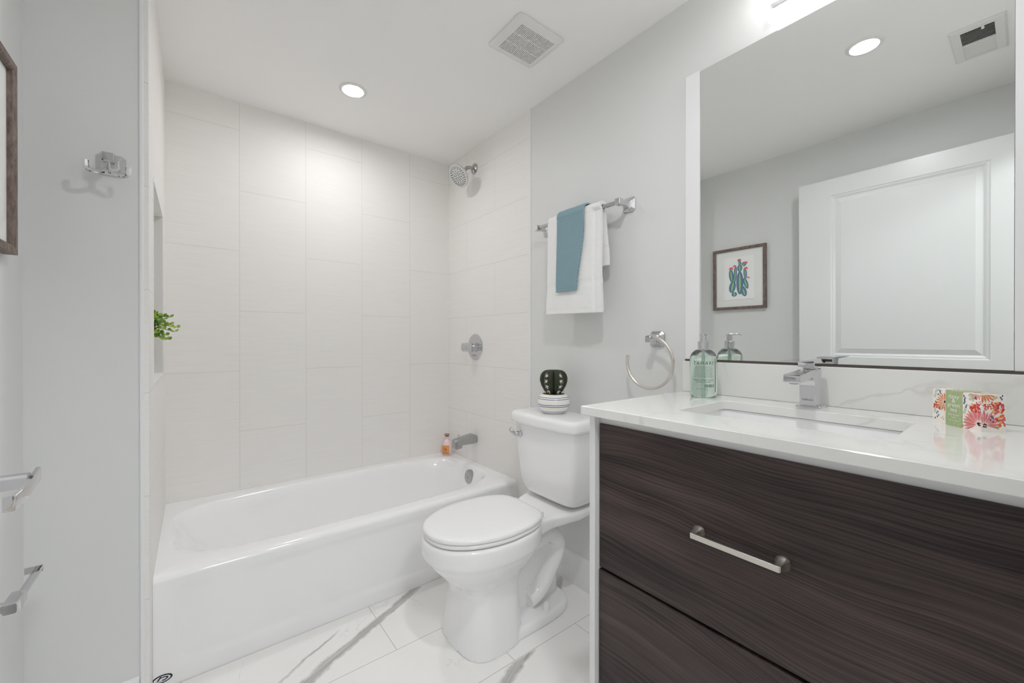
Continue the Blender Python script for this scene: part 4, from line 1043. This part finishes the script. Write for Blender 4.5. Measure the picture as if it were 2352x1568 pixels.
# ------------------------------------------------------------------ picture on the left wall
def make_picture():
    y0, y1, z0, z1 = -1.366, -1.006, 1.322, 1.765
    t = thing('framed_picture', (XW, (y0 + y1) / 2, z0), 'driftwood framed cactus watercolour on the left wall', 'picture')
    bm = B(); xa, xf = XW + .001, XW + .022; w = .0195
    rings = []
    for x, q in ((xa, 0), (xf, 0), (xf, w * .75), (xf - .003, w), (xf - .014, w)):
        rings.append([(x, y0 + q, z0 + q), (x, y1 - q, z0 + q), (x, y1 - q, z1 - q), (x, y0 + q, z1 - q)])
    loft(bm, rings, True, False); obj('frame', bm, M['frame'], t, smooth=False)
    xm = XW + .0095
    bm = bx(xa, xm, y0 + w - .001, y1 - w + .001, z0 + w - .001, z1 - w + .001); mt = obj('mat_board', bm, mat('mat_board', rgb(238, 240, 238), 0.7), t, smooth=False)
    # raised sheet with the painting; image runs mirrored in the looking glass
    py0, py1, pz0, pz1 = -1.290, -1.085, 1.392, 1.698
    X = xm + .003
    bm = bx(xm, X, py0, py1, pz0, pz1, 0)
    H_ = lambda a, b, k=1: (X + .0001 + .00005 * k, py1 - (a - 202) / 215 * (py1 - py0), pz1 - (b - 300) / 310 * (pz1 - pz0))
    def stem(cx, cy, rw, rh, rot, k=1):
        for sc_, mi in ((1.0, 1), (.80, 2), (.55, 3)):
            pts = []
            for i in range(20):
                a = 2 * pi * i / 20; p, q = rw * sc_ * cos(a), rh * (sc_ * .25 + .75) * sin(a); r = radians(rot)
                pts.append(H_(cx + p * cos(r) - q * sin(r), cy + p * sin(r) + q * cos(r), k + (1 - sc_) * 4))
            face(bm, pts[::-1], mi)
        for s in (-.45, 0, .45):
            pts = []
            for i in range(7): a = pi * (-.5 + i / 6); pts.append((rw * s * cos(a), rh * .88 * sin(a)))
            r = radians(rot); ww = rw * .07
            L1 = [H_(cx + (p - ww) * cos(r) - q * sin(r), cy + (p - ww) * sin(r) + q * cos(r), k + 2) for p, q in pts]
            L2 = [H_(cx + (p + ww) * cos(r) - q * sin(r), cy + (p + ww) * sin(r) + q * cos(r), k + 2) for p, q in pts]
            loft(bm, [L1, L2], False, False, closed=False, mi=(4 if s else 5))
    k = 1
    for a in ((275, 570, 20, 17, 0), (262, 515, 24, 44, 12), (254, 432, 17, 48, -6), (283, 425, 12, 62, 4), (342, 552, 20, 40, -20), (358, 497, 15, 42, -18), (354, 425, 12, 40, -5), (316, 490, 25, 84, 0), (316, 383, 18, 26, 0), (318, 350, 11, 14, 0), (313, 333, 9, 10, 0), (347, 357, 15, 16, 40)):
        stem(*a, k); k += 3
    rnd = random.Random(2)
    for cx, cy, r in ((254, 377, 11), (279, 362, 9), (313, 321, 9), (360, 345, 8), (360, 386, 9), (376, 455, 7)):
        cy += 6; r *= 1.35
        for i in range(9):
            a = radians(-185 + i * 24); a2 = a + .38
            face(bm, [H_(cx, cy, 44 + i), H_(cx + r * cos(a), cy + r * .9 * sin(a), 44 + i), H_(cx + r * 1.15 * cos((a + a2) / 2), cy + r * sin((a + a2) / 2), 44 + i), H_(cx + r * cos(a2), cy + r * .9 * sin(a2), 44 + i)][::-1], 6)
    obj('print', bm, [mat('print_paper', rgb(246, 247, 246), 0.6), mat('art_purple', rgb(118, 104, 168), 0.6), mat('art_teal', rgb(86, 156, 166), 0.6), mat('art_green', rgb(136, 194, 158), 0.6), mat('art_indigo', rgb(80, 76, 130), 0.6), mat('art_lime', rgb(196, 210, 120), 0.6), mat('art_coral', rgb(238, 112, 104), 0.6)], mt, smooth=False, weld=False, label='cactus watercolour print on white paper')
make_picture()

# ------------------------------------------------------------------ ceiling fixtures
def downlight(x, y, E, label, lens_r=0.048, tr=0.063):
    t = thing('recessed_downlight', (x, y, ZC), label, 'ceiling light', 'recessed ceiling lights')
    bm = B(); lathe(bm, [(tr, 0.0), (tr - .003, -0.0035), (lens_r + .003, -0.0065), (lens_r, -0.006), (lens_r - .0005, -0.0005)], (x, y, ZC), n=48, cap0=False, cap1=False)
    obj('trim_ring', bm, M['plastic'], t)
    bm = B(); lathe(bm, [(lens_r + .001, -0.0008), (lens_r * .5, -0.0015), (0, -0.002)], (x, y, ZC), n=40)
    obj('diffuser', bm, mat('lamp_diffuser', rgb(255, 255, 255), 0.5, emit=(0.985, 0.98, 1.0, 1), es=E), t)
downlight(0.727, -0.458, E_DOWN_TUB, 'lit round downlight in the ceiling above the bathtub')
downlight(0.672, -2.058, E_DOWN_ROOM, 'lit round downlight seen in the mirror, above the doorway end')

def make_fan():
    x0, x1, y0, y1 = 1.062, 1.295, -1.328, -1.113; cx, cy = (x0 + x1) / 2, (y0 + y1) / 2
    t = thing('exhaust_fan', (cx, cy, ZC), 'square white slotted exhaust fan grille in the ceiling', 'exhaust fan')
    a0, a1, b0, b1 = 1.098, 1.288, -1.288, -1.118
    a0, a1, b0, b1 = 1.100, 1.268, -1.292, -1.150
    z1 = ZC - 0.016; bm = B()
    rg = lambda q, r, z: [(x, y, z) for x, y in rrect(x0 + q, x1 - q, y0 + q, y1 - q, r, 5)]
    loft(bm, [rg(0.004, .010, ZC), rg(0, .012, ZC - .006), rg(.004, .012, ZC - .010), rg(.020, .010, z1 + .001), rg(.030, .004, z1)], False, False)
    # face plate with real slots
    xi0, xi1, yi0, yi1 = x0 + .030, x1 - .030, y0 + .030, y1 - .030
    n = 25; pit = (xi1 - xi0 - .004) / n; rows = 3
    ys = [yi0 + (yi1 - yi0) * k / rows for k in range(rows + 1)]
    zt = z1 + .004
    def slab(ax0, ax1, ay0, ay1): box(bm, ax0, ax1, ay0, ay1, z1, zt)
    xs = xi0 + .002
    for k in range(n + 1): slab(xs + k * pit - pit * .28, xs + k * pit + pit * .28, yi0, yi1)
    for y in ys: box(bm, xi0, xi1, y - .0016, y + .0016, z1 + .0004, zt - .0004)
    box(bm, xi0 - .002, xi0 + .001, yi0, yi1, z1 + .0002, zt); box(bm, xi1 - .001, xi1 + .002, yi0, yi1, z1 + .0002, zt)
    obj('grille', bm, M['plastic'], t, smooth=True, angle=40, weld=False)
    bm = B(); box(bm, xi0 - .004, xi1 + .004, yi0 - .004, yi1 + .004, ZC - .0112, ZC - .0005); obj('slot_shade_plate', bm, M['dark'], t, smooth=False)  # dark plate close above the slats paints the shade inside the fan
make_fan()
def make_register():
    x0, x1, y0, y1 = 0.200, 0.490, -2.430, -2.280
    t = thing('air_register', ((x0 + x1) / 2, (y0 + y1) / 2, ZC), 'white louvred ceiling air register seen only in the mirror', 'air vent')
    a0, a1, b0, b1 = x0 + .025, x1 - .030, y0 + .030, y1 - .030
    bm = B(); ring = lambda xa, xb, ya, yb, z: [(xa, ya, z), (xb, ya, z), (xb, yb, z), (xa, yb, z)]
    loft(bm, [ring(x0, x1, y0, y1, ZC), ring(x0, x1, y0, y1, ZC - .004), ring(x0 + .006, x1 - .006, y0 + .006, y1 - .006, ZC - .009), ring(a0, a1, b0, b1, ZC - .009), ring(a0, a1, b0, b1, ZC - .002)], False, False)
    box(bm, (a0 + a1) / 2 - .004, (a0 + a1) / 2 + .004, b0, b1, ZC - .0095, ZC - .003)
    obj('face_plate', bm, M['plastic'], t, smooth=False)
    bm = B(); n = 10
    for half, sgn in ((0, 1), (1, -1)):
        xa = a0 if half == 0 else (a0 + a1) / 2 + .004; xb = (a0 + a1) / 2 - .004 if half == 0 else a1
        for k in range(n):
            x = xa + (xb - xa) * (k + .5) / n; s = sgn * .0035
            face(bm, ((x - s, b0, ZC - .008), (x + s, b0, ZC - .003), (x + s, b1, ZC - .003), (x - s, b1, ZC - .008)))
    obj('louvres', bm, M['plastic'], t, smooth=False, solid=0.0008, weld=False)
    obj('duct_shade_sheet', bx(a0 - .002, a1 + .002, b0 - .002, b1 + .002, ZC - .0018, ZC - .0004), M['dark'], t, smooth=False)  # flat dark sheet stands in for the shade up the duct
    bm = bx(a1 + .002, a1 + .010, -2.375, -2.367, ZC - .022, ZC - .008); obj('damper_lever', bm, M['plastic'], t, bevel=0.001)
make_register()

def make_vanity_light():
    yc = -2.125
    t = thing('vanity_light', (XR, yc, 2.18), 'lit white glass vanity light on the wall above the mirror', 'wall light')
    bm = B(); box(bm, XR - .022, XR - .0005, -2.24, -2.00, 2.13, 2.23); obj('back_plate', bm, M['chrome'], t, bevel=0.002)
    bm = B(); box(bm, XR - .046, XR - .022, -2.15, -2.10, 2.155, 2.195); obj('arm', bm, M['chrome'], t, bevel=0.002)
    gm = mat('lit_glass', rgb(255, 255, 255), 0.4, emit=(1.0, 0.98, 0.98, 1), es=E_VANITY)
    bm = B(); loft(bm, [[(x, y, z) for x, z in rrect(XR - .115, XR - .045, 2.108, 2.222, .008, 4)] for y in (-2.300, -1.985)]); obj('glass_shade', bm, gm, t, bevel=0.002, label='frosted white glass shade')
make_vanity_light()

# ------------------------------------------------------------------ unseen hallway lamp, added as fill light through the doorway
ht = thing('hall_fill_lamp', (0.35, -3.2, ZC + 0.05), 'unseen fill lamp added on the hallway ceiling outside the doorway', 'ceiling light')
bm = B(); lathe(bm, [(0.16, 0.0), (0.16, -0.03), (0.12, -0.055), (0, -0.065)], (0.35, -3.2, ZC + 0.05), n=32)
obj('fill_dome', bm, mat('hall_fill_glow', rgb(255, 255, 255), 0.5, emit=(0.95, 0.98, 1.0, 1), es=HALL_FILL), ht)
